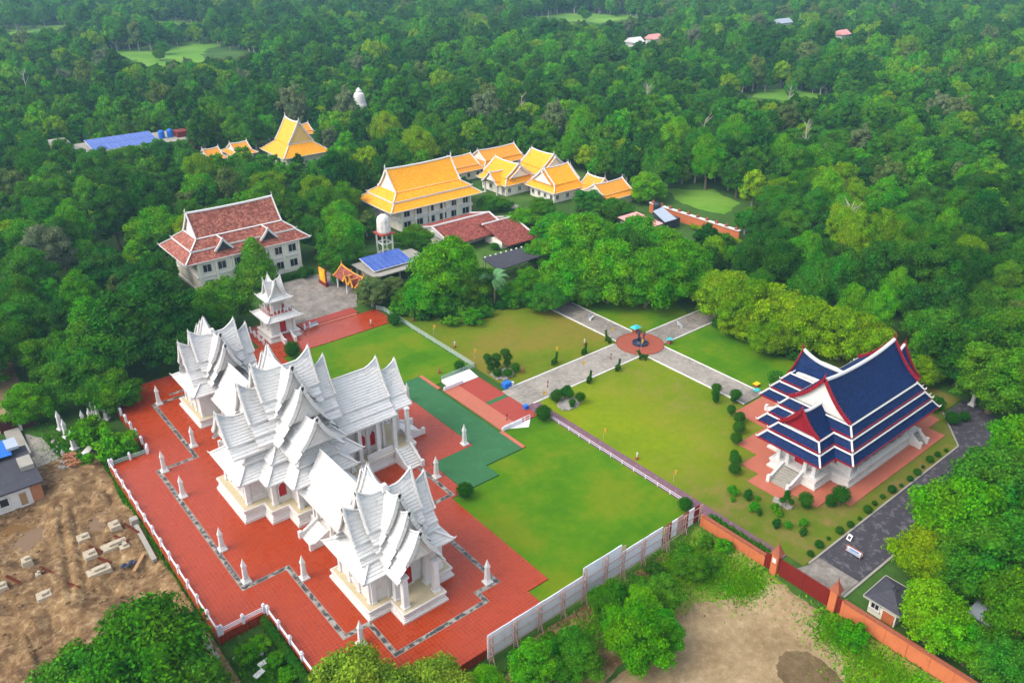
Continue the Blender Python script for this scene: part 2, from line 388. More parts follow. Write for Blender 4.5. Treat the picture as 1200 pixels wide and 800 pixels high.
def blob_sheet(name, cx, cy, pts, mat, dz=.06, jit=.06, seed=3, rings=14, seg=180):
    r_ = random.Random(seed); P_ = [Vector(p) for p in pts]; n = len(P_); c = Vector((cx, cy))
    outl = []
    for k in range(seg):
        t = k/seg*n; i = int(t); f = t-i; q = P_[i].lerp(P_[(i+1) % n], f); outl.append(c + (q-c)*(1+jit*(math.sin(k*.21+seed)+.7*math.sin(k*.1047+2*seed)+.35*math.sin(k*.5236)+.25*math.sin(k*1.3)+.08*r_.uniform(-1, 1))*.55))
    v = [(cx, cy, float(gz(cx, cy))+dz)]; f = []
    for j in range(1, rings+1):
        for q in outl:
            w = c + (q-c)*(j/rings); v.append((w.x, w.y, float(gz(w.x, w.y))+dz*(1.0 if j < rings else -.5)))
    for k in range(seg): f.append((0, 1+k, 1+(k+1) % seg))
    for j in range(rings-1):
        for k in range(seg): a = 1+j*seg; f.append((a+k, a+seg+k, a+seg+(k+1) % seg, a+(k+1) % seg))
    o = MB().add(v, f).build(name, mat); struct(o); return o
blob_sheet('sandy_yard', 60, 32, [(50, 43), (57, 43.5), (66, 44.5), (71, 43.5), (76.4, 40), (76.4, 33), (74.5, 31), (72, 27), (68, 22), (60, 8), (40, 2), (25, 20), (36, 38), (42, 44)], 'sand_yard', .12)
blob_sheet('bare_soil', 52, 48, [(38, 50), (42, 52.8), (58, 52.9), (70, 52.9), (72, 50), (64, 46.5), (56, 44), (46, 42), (36, 44)], 'dirt', .08, .1, 8)
blob_sheet('grass_verge', 71, 46.8, [(60, 47), (66, 50.5), (76.6, 53), (76.9, 48), (76.9, 38), (70, 39), (63, 42)], 'lawn_rough', .09, .1, 9)
blob_sheet('grass_verge', 73.6, 22, [(73, 33), (76.9, 33), (76.9, 10), (60, 2), (62, 16), (67, 27)], 'lawn_rough', .09, .03, 10)
blob_sheet('mud_patch', 67, 28.5, [(64, 31.5), (67, 33.2), (70.5, 31.5), (70.3, 27), (67, 23.5), (63, 25)], 'mud_patch', .14, .08, 5)
blob_sheet('sand_track', 9, 160, [(5, 140), (9, 143), (12.5, 150), (13.5, 168), (12.5, 178), (6, 185), (2, 165)], 'sand_yard', .1)
blob_sheet('cement_lane', 10.4, 128, [(8.2, 118.5), (12.6, 120.5), (12.6, 128), (11.6, 137), (9.6, 140), (8.9, 131)], 'path_concrete', .18, .03)
for k, (cx, cy, pp) in enumerate((
    (175, 555, [(134, 485), (165, 475), (212, 560), (238, 610), (215, 625), (150, 580)]),
    (150, 745, [(120, 715), (165, 725), (162, 775), (115, 770)]), (243, 720, [(230, 695), (252, 700), (256, 740), (234, 738)]),
    (520, 540, [(490, 515), (505, 490), (565, 490), (560, 550), (510, 590), (485, 560)]), (355, 230, [(338, 228), (352, 213), (372, 214), (370, 232), (352, 248)]),
    (195, 145, [(188, 134), (200, 138), (206, 152), (194, 162), (187, 150)]))):
    blob_sheet('meadow', cx, cy, pp, 'meadow', .1, .1 if k == 5 else .3, k)

def floor(name, poly, z0, z1, mat): o = MB().prism(poly, z0, z1).build(name, mat); struct(o); return o
PLAZA = [(27, 54.2), (50.3, 54.2), (50.3, 58.2), (53.7, 58.2), (53.7, 79.3), (56.2, 79.3), (56.2, 88.2), (64.2, 88.2), (64.2, 107), (56.2, 107), (56.2, 116), (53.7, 116),
         (53.7, 134.9), (78.9, 134.9), (78.9, 142.6), (62, 142.6), (62, 151), (52, 151), (52, 141.5), (27, 141.5), (27, 136), (23.3, 136), (23.3, 118.9), (17.5, 118.9), (17.5, 75.7), (23.4, 75.7), (23.4, 60), (27, 60)]
plaza = floor('temple_plaza', PLAZA, -1.9, .1, 'red_tile_floor')
def strip(pts, w=.55):
    b = MB(); e = MB()
    for p, q in zip(pts[:-1], pts[1:]):
        d = Vector((q[0]-p[0], q[1]-p[1])).normalized(); n = Vector((-d.y, d.x)); P0 = Vector(p)-d*w/2; Q0 = Vector(q)+d*w/2
        for (bb, a, c, z) in ((e, -w/2-.07, w/2+.07, .104), (b, -w/2, w/2, .109)):
            x = .07 if bb is e else 0
            v = [P0+n*a-d*x, Q0+n*a+d*x, Q0+n*c+d*x, P0+n*c-d*x]; bb.quad(*[(k.x, k.y, z + (.0013*len(bb.f) if bb is e else .0017*len(bb.f))) for k in v])
    o = e.build('inlay_border', 'concrete', plaza); b.build('inlay_band', 'inlay_strip', plaza)
strip([(34, 132.8), (28.8, 132.8), (28.8, 113), (23, 113), (23, 81.2), (28.9, 81.2), (28.9, 66.2), (32.2, 66.2), (32.2, 60.2), (45.2, 60.2), (45.2, 62), (48.3, 62), (48.3, 80), (54.2, 80), (54.2, 88.2)])
strip([(32.4, 134.6), (45.2, 134.6), (45.2, 132.6), (48.3, 132.6), (48.3, 115.4), (54.2, 115.4), (54.2, 107)])
floor('green_carpet', [(56.25, 79.4), (62.5, 79.4), (62.5, 82.5), (69.7, 82.5), (69.7, 112), (62.5, 112), (62.5, 115.4), (56.25, 115.4), (56.25, 107.05), (64.25, 107.05), (64.25, 88.15), (56.25, 88.15)], -.4, .13, 'green_carpet')
for y0, y1 in ((82.5, 88.3), (106, 112)): floor('terracotta_kerb', rect(69.73, y0, 70.4, y1), -.3, .2, 'terrace_salmon')
en = floor('entrance_paving', rect(73.6, 88.4, 78.2, 105), -.4, .06, 'red_concrete')
MB().prism(rect(70.4, 88.4, 73.57, 105.4), -.4, .09).build('ramp', 'terrace_salmon', en)
MB().prism(rect(73.7, 96.2, 78.1, 97.2), .06, .075).build('carpet_runner', 'green_carpet', en)
MB().add([(71.9, 105.2, .05), (78.2, 105.2, .05), (78.2, 107.9, .5), (71.9, 107.9, .5), (71.9, 105.2, -.3), (78.2, 105.2, -.3), (78.2, 107.9, -.3), (71.9, 107.9, -.3)], [(0, 1, 2, 3), (0, 4, 5, 1), (1, 5, 6, 2), (2, 6, 7, 3), (3, 7, 4, 0)]).build('white_ramp', 'rail_white', en)
MB().add([(71.6, 88.3, .06), (76.4, 88.3, .06), (74.6, 86.6, .02), (71.6, 88.3, -.3), (76.4, 88.3, -.3), (74.6, 86.6, -.3)], [(0, 2, 1), (0, 3, 5, 2), (2, 5, 4, 1)]).build('white_wedge', 'rail_white', en)
for y0, x0 in ((104.9, 70.4), (88.2, 70.3)):
    w = MB(); w.box(x0, y0, .1, x0+4.2, y0+.22, .75)
    w.build('low_parapet', 'rail_white', en)
LW = lambda n, p, m, z=0.0: floor(n, p, -1.7, z, m)
LW('lawn', [(50.35, 54.4), (79, 54.4), (79, 88.2), (70.45, 88.2), (70.45, 82.4), (62.6, 82.4), (62.6, 79.3), (53.75, 79.3), (53.75, 58.15), (50.35, 58.15)], 'lawn_bright')
LW('lawn', [(53.75, 116.05), (62.55, 115.5), (62.55, 112.1), (70.45, 112.1), (70.45, 107.9), (79.6, 107.9), (79.6, 134.8), (53.75, 134.8)], 'lawn_bright')
floor('purple_walk', [(79.05, 41.5), (81, 41.5), (81, 91.6), (78.3, 91.6), (78.3, 88.3), (79.05, 88.3)], -.4, .05, 'purple_paving')
LW('lawn', [(81.05, 38.95), (124, 38.95), (131.9, 45.3), (139, 45.3), (139, 68.1), (108, 68.1), (108, 91.6), (81.05, 91.6)], 'lawn_garden', -.02)
LW('lawn', [(79.9, 98.6), (108, 98.6), (108, 119.6), (98, 127), (84, 137), (79.9, 141)], 'lawn_dry', -.02)
LW('lawn', [(113.9, 98.3), (129, 98.3), (134, 108), (118, 121), (113.9, 119)], 'lawn_bright', -.01)
LW('lawn', [(113.9, 68.1), (140, 68.1), (134, 92.1), (113.9, 92.1)], 'lawn_bright', -.01)
def kerbed(name, poly, mat, kerbs, z=.05):
    o = floor(name, poly, -.4, z, mat)
    for p, q in kerbs: MB().bar((p[0], p[1], .03), (q[0], q[1], .03), .24, .2).build('kerb', 'concrete_white', o)
kerbed('main_path', rect(78.25, 91.75, 108, 98.4), 'path_concrete', [((80, 91.7), (106.8, 91.7)), ((80, 98.45), (106.8, 98.45))], .05)
kerbed('cross_path', [(108.1, 68.3), (113.7, 68.3), (113.7, 92.3), (108.1, 92.3)], 'path_concrete', [((108.05, 68.3), (108.05, 91.5)), ((113.75, 68.3), (113.75, 91.5))], .046)
kerbed('cross_path', [(108.1, 98.2), (113.7, 98.2), (113.7, 121), (108.1, 121)], 'old_paving', [((108.05, 99), (108.05, 120)), ((113.75, 99), (113.75, 118))], .046)
kerbed('cross_path', rect(113.8, 92.4, 142, 97.9), 'old_paving', [((115.6, 92.35), (141, 92.35)), ((115.6, 97.95), (141, 97.95))], .042)
floor('path_apron', rect(107.9, 68.3, 113.9, 70.6), -.3, .06, 'old_paving')
cc = (110.9, 95.3)
ci = MB().lathe(cc[0], cc[1], [(4.55, -.3), (4.55, .1), (4.3, .13), (.01, .13)], 48).build('circle_paving', 'circle_brick'); struct(ci)
MB().lathe(cc[0], cc[1], [(4.75, -.2), (4.75, .16), (4.56, .16), (4.56, .05)], 48).build('circle_kerb', 'brick_cap', ci)
rd = floor('service_road', [(84, 32.8), (123, 32.4), (137.5, 38.5), (139.5, 44.8), (132, 45), (124, 38.7), (84, 38.6)], -.4, -.005, 'asphalt')
MB().bar((82, 38.75, .02), (124, 38.85, .02), .25, .2).build('kerb', 'concrete', rd); MB().bar((124, 38.85, .02), (132, 45.1, .02), .25, .2).build('kerb', 'concrete', rd)
MB().bar((80, 32.6, .02), (123, 32.25, .02), .3, .16).build('kerb', 'concrete', rd)
floor('gate_apron', [(77.4, 32.9), (84, 32.85), (84, 38.6), (81.8, 38.6), (77.4, 40.2)], -.4, .0, 'old_paving')
floor('courtyard', [(62.1, 146.2), (76.5, 146.2), (81, 156), (81, 168), (66, 168.5), (62.1, 160)], -.3, .02, 'old_paving')
tt = floor('upper_terrace', rect(62.1, 143.3, 75, 146.1), -.3, .28, 'red_concrete')
MB().box(62.1, 142.65, -.2, 74.5, 143.25, .22).build('ramp', 'terrace_salmon', tt)
floor('courtyard_lane', [(146, 176), (148.5, 178), (146, 186), (146.5, 191), (142, 190), (141, 182)], -.3, .05, 'path_concrete')
# ---------------------------------------------------------------- roof kit
class Kit:
    def __init__(s, roof, trim, board, panel, horn=1.0, teeth=False, orn=None, step=.45, bb=(.16, .42), ridge=.2, tooth=.04, band=.26, crest=0):
        s.crest = crest
        s.tooth, s.band = tooth, band
        s.roof, s.trim, s.board, s.panel, s.horn, s.teeth, s.orn, s.step, s.bb, s.ridge = roof, trim, board, panel, horn, teeth, orn, step, bb, ridge
def gable(root, axis, c, u0, u1, strips, K, lift=(0, 0), ends=(1, 1), sag=.16, name='roof_tier', lower=True, eave=.2):
    T = (lambda u, w, z: (u, c+w, z)) if axis == 'x' else (lambda u, w, z: (c+w, u, z))
    L = u1-u0; wt = strips[0][2]
    def lf(u, w):
        q_ = min(.5*L, K.crest) if K.crest else .5*L
        t0 = max(0, 1-(u-u0)/q_) if lift[0] else 0; t1 = max(0, 1-(u1-u)/q_) if lift[1] else 0
        e_ = 1.4 if K.crest else 2.4
        return (lift[0]*t0**e_ + lift[1]*t1**e_)*max(0, 1-abs(w)/wt)**(2.6 if K.crest else 1.3)
    us = np.linspace(u0, u1, 15); b = MB()
    def prof(st, t):
        w0, z0, w1, z1 = st; return w0+(w1-w0)*t, z0+(z1-z0)*t - sag*math.sin(math.pi*t)*min(1, (w1-w0)/2)
    for s in (-1, 1):
        for st in strips:
            n = max(2, int(math.hypot(st[2]-st[0], st[3]-st[1])/K.step)); rows = []
            for k in range(n):
                for e in (0, 1):
                    w, z = prof(st, (k+e)/n); rows.append((w, z+(K.tooth if e else 0)))
            w, z = rows[-1]; rows += [(w, z-eave-K.tooth), (w-.25, z-eave-K.tooth-.02)]
            o = len(b.v)
            for w, z in rows:
                for u in us: b.v.append(T(u, s*w, z+lf(u, w)))
            nu = len(us)
            for r in range(len(rows)-1):
                for k in range(nu-1):
                    a = o+r*nu+k; q = (a, a+1, a+1+nu, a+nu); b.f.append(q if s > 0 else q[::-1])
    part = b.build(name, K.roof, root)
    z0 = strips[0][1]
    if K.ridge: MB().tube([T(u, 0, z0+.1+lf(u, 0)) for u in us], K.ridge, 6).build('ridge_cap', K.trim, part)
    for ei, (u, d) in enumerate(((u0, -1), (u1, 1))):
        if not ends[ei]: continue
        ue = u+d*.06
        ns = len(strips) if lower else 1
        bd = MB()
        HZ = []
        for s in (-1, 1):
            for si in range(ns):
                st = strips[si]; pts = []; hz = MB(); HZ.append(hz)
                for k in range(8):
                    w, z = prof(st, k/7); pts.append(Vector(T(ue, s*w, z+.16+lf(u, w))))
                for p, q in zip(pts[:-1], pts[1:]): bd.bar(p, q+(q-p)*.06, K.bb[0], K.bb[1])
                if K.teeth:
                    for k in range(0, 15):
                        w, z = prof(st, (k+.5)/15); p = Vector(T(ue, s*w, z+.3+lf(u, w))); q = Vector(T(ue, s*(w+.12), z+.72+lf(u, w)))
                        bd.tube([p, q], [.16, .03] if K.horn > .4 else [.12, .02], 4)
                h = .75*K.horn if si == 0 else .5*K.horn
                w, z = prof(st, 1); a = Vector(T(ue, s*w, z+.1)); e1 = Vector(T(ue+d*.05, s*(w+.4*h), z+.12)); e2 = Vector(T(ue+d*.08, s*(w+.62*h), z+.1+.55*h)); e3 = Vector(T(ue+d*.1, s*(w+.5*h), z+.1+1.05*h))
                hz.tube([a, e1, e2, e3], [.2*K.horn+.03, .18*K.horn, .12*K.horn, .02], 5)
        bd.build('bargeboard', K.board, part)
        zt = z0+.15+lf(u, 0); hh = K.horn
        fn = MB().tube([T(ue-d*.1, 0, zt), T(ue+d*.25*hh, 0, zt+.45*hh), T(ue+d*.3*hh, 0, zt+.95*hh), T(ue+d*.08*hh, 0, zt+1.35*hh), T(ue+d*.12*hh, 0, zt+2.0*hh)], [.24*hh, .26*hh, .2*hh, .12*hh, .02], 5)
        fn.build('finial', K.board, part)
        for hz in HZ: hz.build('eave_finial', K.board, part)
        st = strips[0]; ui = u-d*.35
        pn = MB(); wz = [prof(st, k/6) for k in range(7)]
        v = [T(ui, 0, z0+lf(u, 0)-.1)] + [T(ui, w, z-.06+lf(u, w)*.6) for w, z in wz[1:]] + [T(ui, -w, z-.06+lf(u, w)*.6) for w, z in wz[:0:-1]]
        pn.add(v, [tuple(range(len(v)))])
        wb, zb = wz[-1]; hgt = z0-zb
        for f_, pr in ((.72, .07), (.45, .13)):
            pn.add([T(ui+d*pr, 0, zb+.12+hgt*f_), T(ui+d*pr, wb*f_*.8, zb+.14), T(ui+d*pr, -wb*f_*.8, zb+.14), T(ui, 0, zb+.12+hgt*f_+.05), T(ui, wb*f_*.84, zb+.1), T(ui, -wb*f_*.84, zb+.1)], [(0, 1, 2), (0, 3, 4, 1), (1, 4, 5, 2), (2, 5, 3, 0)])
        pn.build('gable_panel', K.panel, part)
        if K.orn:
            om = MB()
            for s in (-1, 1):
                w1, z1 = prof(st, .17); w2, z2 = prof(st, .05); ln = min(1.2, L*.3)
                om.add([T(u-d*.12, s*.12, z2+.2+lf(u, .12)), T(u-d*.12, s*w1, z1+.2+lf(u, w1)), T(u-d*ln, s*.2, z2+.16+lf(u-d*ln, .2))], [(0, 1, 2)])
            om.build('crest_ornament', K.orn, part)
    return part
def skirt(root, poly, d0, z0, d1, z1, K, name='eave_roof', hips=True, skip=(), top=True, fascia=.22):
    A, B = off(poly, d0), off(poly, d1); n = len(poly); b = MB(); t = MB(); fs = MB()
    k_ = max(2, int(math.hypot(d1-d0, z1-z0)/K.step))
    lift = .22
    for i in range(n):
        j = (i+1) % n
        if i in skip: continue
        a0, a1, b0, b1 = [Vector(p) for p in (A[i], A[j], B[i], B[j])]
        rows = []
        for k in range(k_):
            for e in (0, 1):
                q = (k+e)/k_; rows.append((a0.lerp(b0, q), a1.lerp(b1, q), z0+(z1-z0)*q+(K.tooth if e else 0)-.1*math.sin(math.pi*q)))
        rows.append((b0, b1, z1-fascia)); o = len(b.v)
        for p, q, z in rows: b.v += [(p.x, p.y, z), (q.x, q.y, z)]
        for r in range(len(rows)-1): b.f.append((o+2*r, o+2*r+2, o+2*r+3, o+2*r+1))
        dd = (a1-a0).normalized(); nn = Vector((dd.y, -dd.x))
        if top:
            kk = K.band*.5/max(.01, abs(d1-d0)); zb_ = z0+(z1-z0)*kk; t.bar((a0.x+nn.x*K.band*.5, a0.y+nn.y*K.band*.5, zb_+.1), (a1.x+nn.x*K.band*.5, a1.y+nn.y*K.band*.5, zb_+.1), K.band, .2, up=(nn.x*(z0-z1), nn.y*(z0-z1), d1-d0))
        fs.bar((b0.x+nn.x*.04, b0.y+nn.y*.04, z1-.03), (b1.x+nn.x*.04, b1.y+nn.y*.04, z1-.03), .1, fascia)
    part = b.build(name, K.roof, root)
    if hips:
        for i in range(n):
            if i in skip and (i-1) % n in skip: continue
            p, c_, q = poly[i-1], poly[i], poly[(i+1) % n]
            cr = (c_[0]-p[0])*(q[1]-c_[1]) - (c_[1]-p[1])*(q[0]-c_[0])
            if cr > 0:
                A3, B3 = Vector((*A[i], z0+.14)), Vector((*B[i], z1+.16)); t.bar(A3, B3, K.band, .2)
                e = (B3-A3).normalized(); t.tube([B3, B3+Vector((e.x*.3, e.y*.3, .05)), B3+Vector((e.x*.5, e.y*.5, .4))], [.13, .11, .02], 5)
    if t.v: t.build('ridge_trim', K.trim, part)
    fs.build('fascia', K.board, part)
    return part
def plinth(root, poly, z0, layers, mat='white_stucco', name='plinth'):
    b = MB(); z = z0
    for d, h in layers: b.prism(off(poly, d), z, z+h); z += h
    o = b.build(name, mat, root); return o
def FT(face, plane):    # maps (u across, n outward, z) to world for a wall facing -x,+x,-y,+y
    return {'x-': lambda u, n, z: (plane-n, u, z), 'x+': lambda u, n, z: (plane+n, u, z), 'y-': lambda u, n, z: (u, plane-n, z), 'y+': lambda u, n, z: (u, plane+n, z)}[face]
def fbox(mb, T, u0, u1, n0, n1, z0, z1):
    v = [T(u, n, z) for z in (z0, z1) for n in (n0, n1) for u in (u0, u1)]
    mb.add(v, [(0, 1, 3, 2), (4, 6, 7, 5), (0, 4, 5, 1), (1, 5, 7, 3), (3, 7, 6, 2), (2, 6, 4, 0)]); return mb
def window(root, face, plane, u, z0, w, h, frame='white_trim', pane='dark_glass', arch=False, name='window', mull=True):
    T = FT(face, plane); f = MB(); t = .14
    fbox(f, T, u-w/2-t, u-w/2, 0, .12, z0-t, z0+h); fbox(f, T, u+w/2, u+w/2+t, 0, .12, z0-t, z0+h); fbox(f, T, u-w/2-t*1.6, u+w/2+t*1.6, 0, .2, z0-t-.08, z0-.02)
    if arch:
        for s in (-1, 1): f.bar(T(u+s*(w/2+t/2), .07, z0+h-.03), T(u, .07, z0+h+w*.75), .14, .16, up=Vector(T(0, 1, 0))-Vector(T(0, 0, 0)))
    else:
        fbox(f, T, u-w/2-t, u+w/2+t, 0, .14, z0+h, z0+h+t)
        if mull: fbox(f, T, u-.04, u+.04, .02, .1, z0, z0+h)
    fo = f.build(name, frame, root); p = MB()
    v = [T(u-w/2, .035, z0), T(u+w/2, .035, z0), T(u+w/2, .035, z0+h)] + ([T(u, .035, z0+h+w*.68)] if arch else []) + [T(u-w/2, .035, z0+h)]
    p.add(v, [tuple(range(len(v)))]); p.build('pane' if name == 'window' else 'door_leaf', pane, fo); return fo
def columns(root, pts, z0, z1, w=.55, mat='white_trim'):
    for x, y in pts:
        b = MB(); b.cbox(x, y, z0, w*1.35, w*1.35, .25); b.frust(x, y, z0+.25, z1-.3, w/2, w/2, w*.44, w*.44); b.cbox(x, y, z1-.3, w*1.3, w*1.3, .3); b.build('column', mat, root)
def stairs(root, axis, d, foot, top, c, w, z0, z1, n=8, mat='concrete_white', para='white_trim'):
    # flight running along axis from foot (low) to top (high), d = direction of ascent
    T = (lambda u, v, z: (u, v, z)) if axis == 'x' else (lambda u, v, z: (v, u, z))
    b = MB()
    for k in range(n):
        ua = foot+(top-foot)*k/n; p, q = sorted((ua, top)); A, B = T(p, c-w/2, z0), T(q, c+w/2, z0+(z1-z0)*(k+1)/n)
        b.box(min(A[0], B[0]), min(A[1], B[1]), z0+(z1-z0)*k/n, max(A[0], B[0]), max(A[1], B[1]), B[2])
    st = b.build('stairs', mat, root)
    for s in (-1, 1):
        p = MB(); cc_ = c+s*(w/2+.2); h = .55
        p.add([T(u, cc_+e, z) for e in (-.17, .17) for u, z in ((foot-d*.2, z0), (top, z0), (top, z1+h), (foot-d*.2, z0+h+.1))], [(0, 1, 2, 3), (7, 6, 5, 4), (0, 4, 5, 1), (1, 5, 6, 2), (2, 6, 7, 3), (3, 7, 4, 0)])
        e = T(foot-d*.15, cc_, 0); p.cbox(e[0], e[1], z0, .5, .5, h+.55)
        p.build('stair_parapet', para, st)
WK = Kit('white_roof', 'white_trim', 'white_trim', 'gable_relief', .3, True, 'lace_relief', .44, (.24, .5), .14, .1)
WK.crest = 2.0
ML = [(.35, .3), (.2, .18), (.08, .25), (.0, .22), (.1, .2), (.22, .25)]       # plinth mouldings
def plug(h): return [(d, q*h/1.4) for d, q in ML]

# ---------------------------------------------------------------- white temple
wt = thing('white_temple', 'white Thai temple with stacked cross-gabled towers joined by galleries on red plaza', 'temple', (38.5, 97.8, .1))
Z0 = .1
def S3(h, w, e):
    z1 = h-(h-e-.8)*.72
    return [(0, h, w*.74, z1), (w*.74-.08, z1-.3, w+.1, e+.75), (w-.02, e+.42, w+.5, e-.1)]
def tower(cx, cy, sg):
    Y = lambda v: cy + sg*v                              # v > 0 : porch side
    def yr(a, b): return (min(Y(a), Y(b)), max(Y(a), Y(b)))
    pl = [(-5.9, -4.6), (5.9, -4.6), (5.9, 4.6), (2.9, 4.6), (2.9, 7.6), (-2.9, 7.6), (-2.9, 4.6), (-5.9, 4.6)]
    P_ = [(cx+a, Y(b)) for a, b in pl]
    if sg < 0: P_ = P_[::-1]
    plinth(wt, P_, Z0, plug(1.4))
    MB().prism(off(P_, .02), Z0+1.4, Z0+1.43).build('podium_floor', 'podium_floor', wt)
    a, b_ = yr(-4.0, 3.8)
    MB().box(cx-5.1, a, Z0+1.43, cx+5.1, b_, 6.2).build('wall', 'white_stucco', wt)
    def pil(x, y, wx, wy, z0, h): b = MB(); b.cbox(x, y, z0, wx+.14, wy+.14, .25); b.cbox(x, y, z0+.25, wx, wy, h-.5); b.cbox(x, y, z0+h-.25, wx+.14, wy+.14, .25); b.build('pilaster', 'white_trim', wt)
    for s in (-1, 1):
        for v in (-3.75, -1.3, 1.0, 3.5): pil(cx+s*5.12, Y(v), .4, .55, Z0+1.43, 4.6)
    for u in (-4.8, -2.6, 2.6, 4.8): pil(cx+u, Y(3.85), .55, .4, Z0+1.43, 4.6)
    for s, f in ((-1, 'x-'), (1, 'x+')):
        window(wt, f, cx+s*5.12, Y(-.15), 2.6, 1.0, 1.5, arch=True, pane='gable_relief')
    window(wt, 'y-' if sg < 0 else 'y+', Y(3.82), cx, 1.75, 1.3, 2.4, arch=True, pane='red_door', name='doorway')
    columns(wt, [(cx-2.2, Y(6.8)), (cx+2.2, Y(6.8)), (cx-2.2, Y(4.9)), (cx+2.2, Y(4.9))], Z0+1.43, 6.4, .75)
    y0, y1 = yr(-5.0, 4.8)
    skirt(wt, rect(cx-6.4, y0, cx+6.4, y1), -2.9, 7.7, 0, 6.0, WK)
    MB().box(cx-3.6, y0+2.6, 6.0, cx+3.6, y1-2.6, 8.6).build('drum', 'white_stucco', wt)
    def armx(r, h, w, e, lf_):
        st = S3(h, w, e)
        gable(wt, 'x', cy, cx-r, cx+r, st, WK, (lf_, lf_), (1, 1), lower=False)
    def army(r0, r1, h, w, e, lf_, ends=(1, 1)):
        u0, u1 = yr(-r0, r1); st = S3(h, w, e)
        if sg < 0: ends = ends[::-1]
        gable(wt, 'y', cx, u0, u1, st, WK, (lf_, lf_), ends, lower=False)
    armx(3.7, 13.9, 2.9, 8.3, 1.3); army(3.7, 3.4, 13.86, 2.9, 8.3, 1.3)
    armx(5.6, 12.6, 2.75, 7.3, 1.2); army(5.2, 5.3, 12.56, 2.75, 7.3, 1.2)
    army(0, 7.5, 11.2, 2.9, 6.3, 1.0, (0, 1))
    k = MB()                                             # small lantern spire pieces where the ridges cross
    k.frust(cx, cy, 13.9, 14.7, .5, .5, .28, .28); k.build('ridge_boss', 'white_trim', wt)
tower(38.5, 71.2, -1); tower(38.5, 125.2, 1)

# central cross
C0 = (38.5, 97.8)
q = [(10, 4.8), (7.1, 7.3), (4.6, 10.2)]
pts = []
pts += [(4.6, -10.2), (4.6, -7.3), (7.1, -7.3), (7.1, -5.6), (17.4, -5.6), (17.4, 5.6), (7.1, 5.6), (7.1, 7.3), (4.6, 7.3), (4.6, 10.2)]
pts += [(-4.6, 10.2), (-4.6, 7.3), (-7.1, 7.3), (-7.1, 4.8), (-10, 4.8), (-10, -4.8), (-7.1, -4.8), (-7.1, -7.3), (-4.6, -7.3), (-4.6, -10.2)]
CP = [(C0[0]+a, C0[1]+b) for a, b in pts]
plinth(wt, CP, Z0, plug(2.1)); PZ = Z0+2.1
MB().prism(off(CP, .02), PZ, PZ+.03).build('podium_floor', 'podium_floor', wt)
cx, cy = C0
CW = [(cx+a, cy+b_) for a, b_ in ((4.6, -10.2), (4.6, -7.3), (7.1, -7.3), (7.1, 7.3), (4.6, 7.3), (4.6, 10.2), (-4.6, 10.2), (-4.6, 7.3), (-7.1, 7.3), (-7.1, 4.8), (-10, 4.8), (-10, -4.8), (-7.1, -4.8), (-7.1, -7.3), (-4.6, -7.3), (-4.6, -10.2))]
MB().prism(off(CW, -.95), PZ+.03, 7.4).build('wall', 'white_stucco', wt)
MB().prism(off(CW, -2.1), 7.4, 9.0).build('wall', 'white_stucco', wt)
MB().box(cx-3.6, cy-3.6, 9.0, cx+3.6, cy+3.6, 12).build('wall', 'white_stucco', wt)
MB().box(cx+6.2, cy-3.6, PZ+.03, cx+13.4, cy+3.6, 8.9).build('wall', 'white_stucco', wt)
def pil(x, y, wx, wy, z0, h): b = MB(); b.cbox(x, y, z0, wx+.16, wy+.16, .3); b.cbox(x, y, z0+.3, wx, wy, h-.6); b.cbox(x, y, z0+h-.3, wx+.16, wy+.16, .3); b.build('pilaster', 'white_trim', wt)
for a, b_ in ((-8.95, 3.75), (-6.15, 6.25), (-3.65, 9.15), (3.65, 9.15), (6.1, 6.25)):
    for s in (-1, 1): pil(cx+a, cy+s*b_, .62, .62, PZ+.03, 4.7)
for s in (-1, 1):
    for x in (8.6, 10.3, 12, 13.1): pil(cx+x, cy+s*3.65, .4, .35, PZ+.03, 6.2)
window(wt, 'x-', cx-9.07, cy, PZ+1, 1.4, 2.2, arch=True, pane='gable_relief'); window(wt, 'x-', cx-9.07, cy-2.3, PZ+1, .9, 1.7, arch=True, pane='gable_relief'); window(wt, 'x-', cx-9.07, cy+2.3, PZ+1, .9, 1.7, arch=True, pane='gable_relief')
for s, f in ((-1, 'y-'), (1, 'y+')):
    window(wt, f, cy+s*6.37, cx-4.9, PZ+1.1, 1.1, 1.7, arch=True, pane='red_door'); window(wt, f, cy+s*6.37, cx+4.9, PZ+1.1, 1.1, 1.7, arch=True, pane='red_door')
    window(wt, f, cy+s*3.87, cx-7.6, PZ+1.1, 1.2, 1.7, arch=True, pane='gable_relief')
    window(wt, f, cy+s*3.62, cx+9.4, PZ+1.1, 1.0, 2.0, arch=True, pane='red_door'); window(wt, f, cy+s*3.62, cx+11.2, PZ+1.1, 1.0, 2.0, arch=True, pane='red_door')
window(wt, 'x+', cx+13.42, cy, PZ+.3, 1.6, 2.9, arch=True, pane='red_door', name='doorway')
columns(wt, [(cx+x, cy+s*4.9) for s in (-1, 1) for x in (8.3, 11.4, 14.3, 16.7)] + [(cx+16.7, cy-1.7), (cx+16.7, cy+1.7)], PZ+.03, 8.4, .62)
pp = MB()
for s in (-1, 1):
    pp.box(cx+9.2, cy+s*5.3-.12, PZ+.03, cx+13.6, cy+s*5.3+.12, PZ+.85); pp.box(cx+17.1-.12, cy+s*3.6-1.7, PZ+.03, cx+17.1+.12, cy+s*3.6+1.7, PZ+.85)
pp.build('veranda_parapet', 'white_trim', wt)
stairs(wt, 'x', -1, cx+21.3, cx+17.3, cy, 3.2, Z0, PZ, 9)
for s in (-1, 1): stairs(wt, 'y', -s, cy+s*9.0, cy+s*5.9, cx+15.1, 2.2, Z0, PZ, 8)
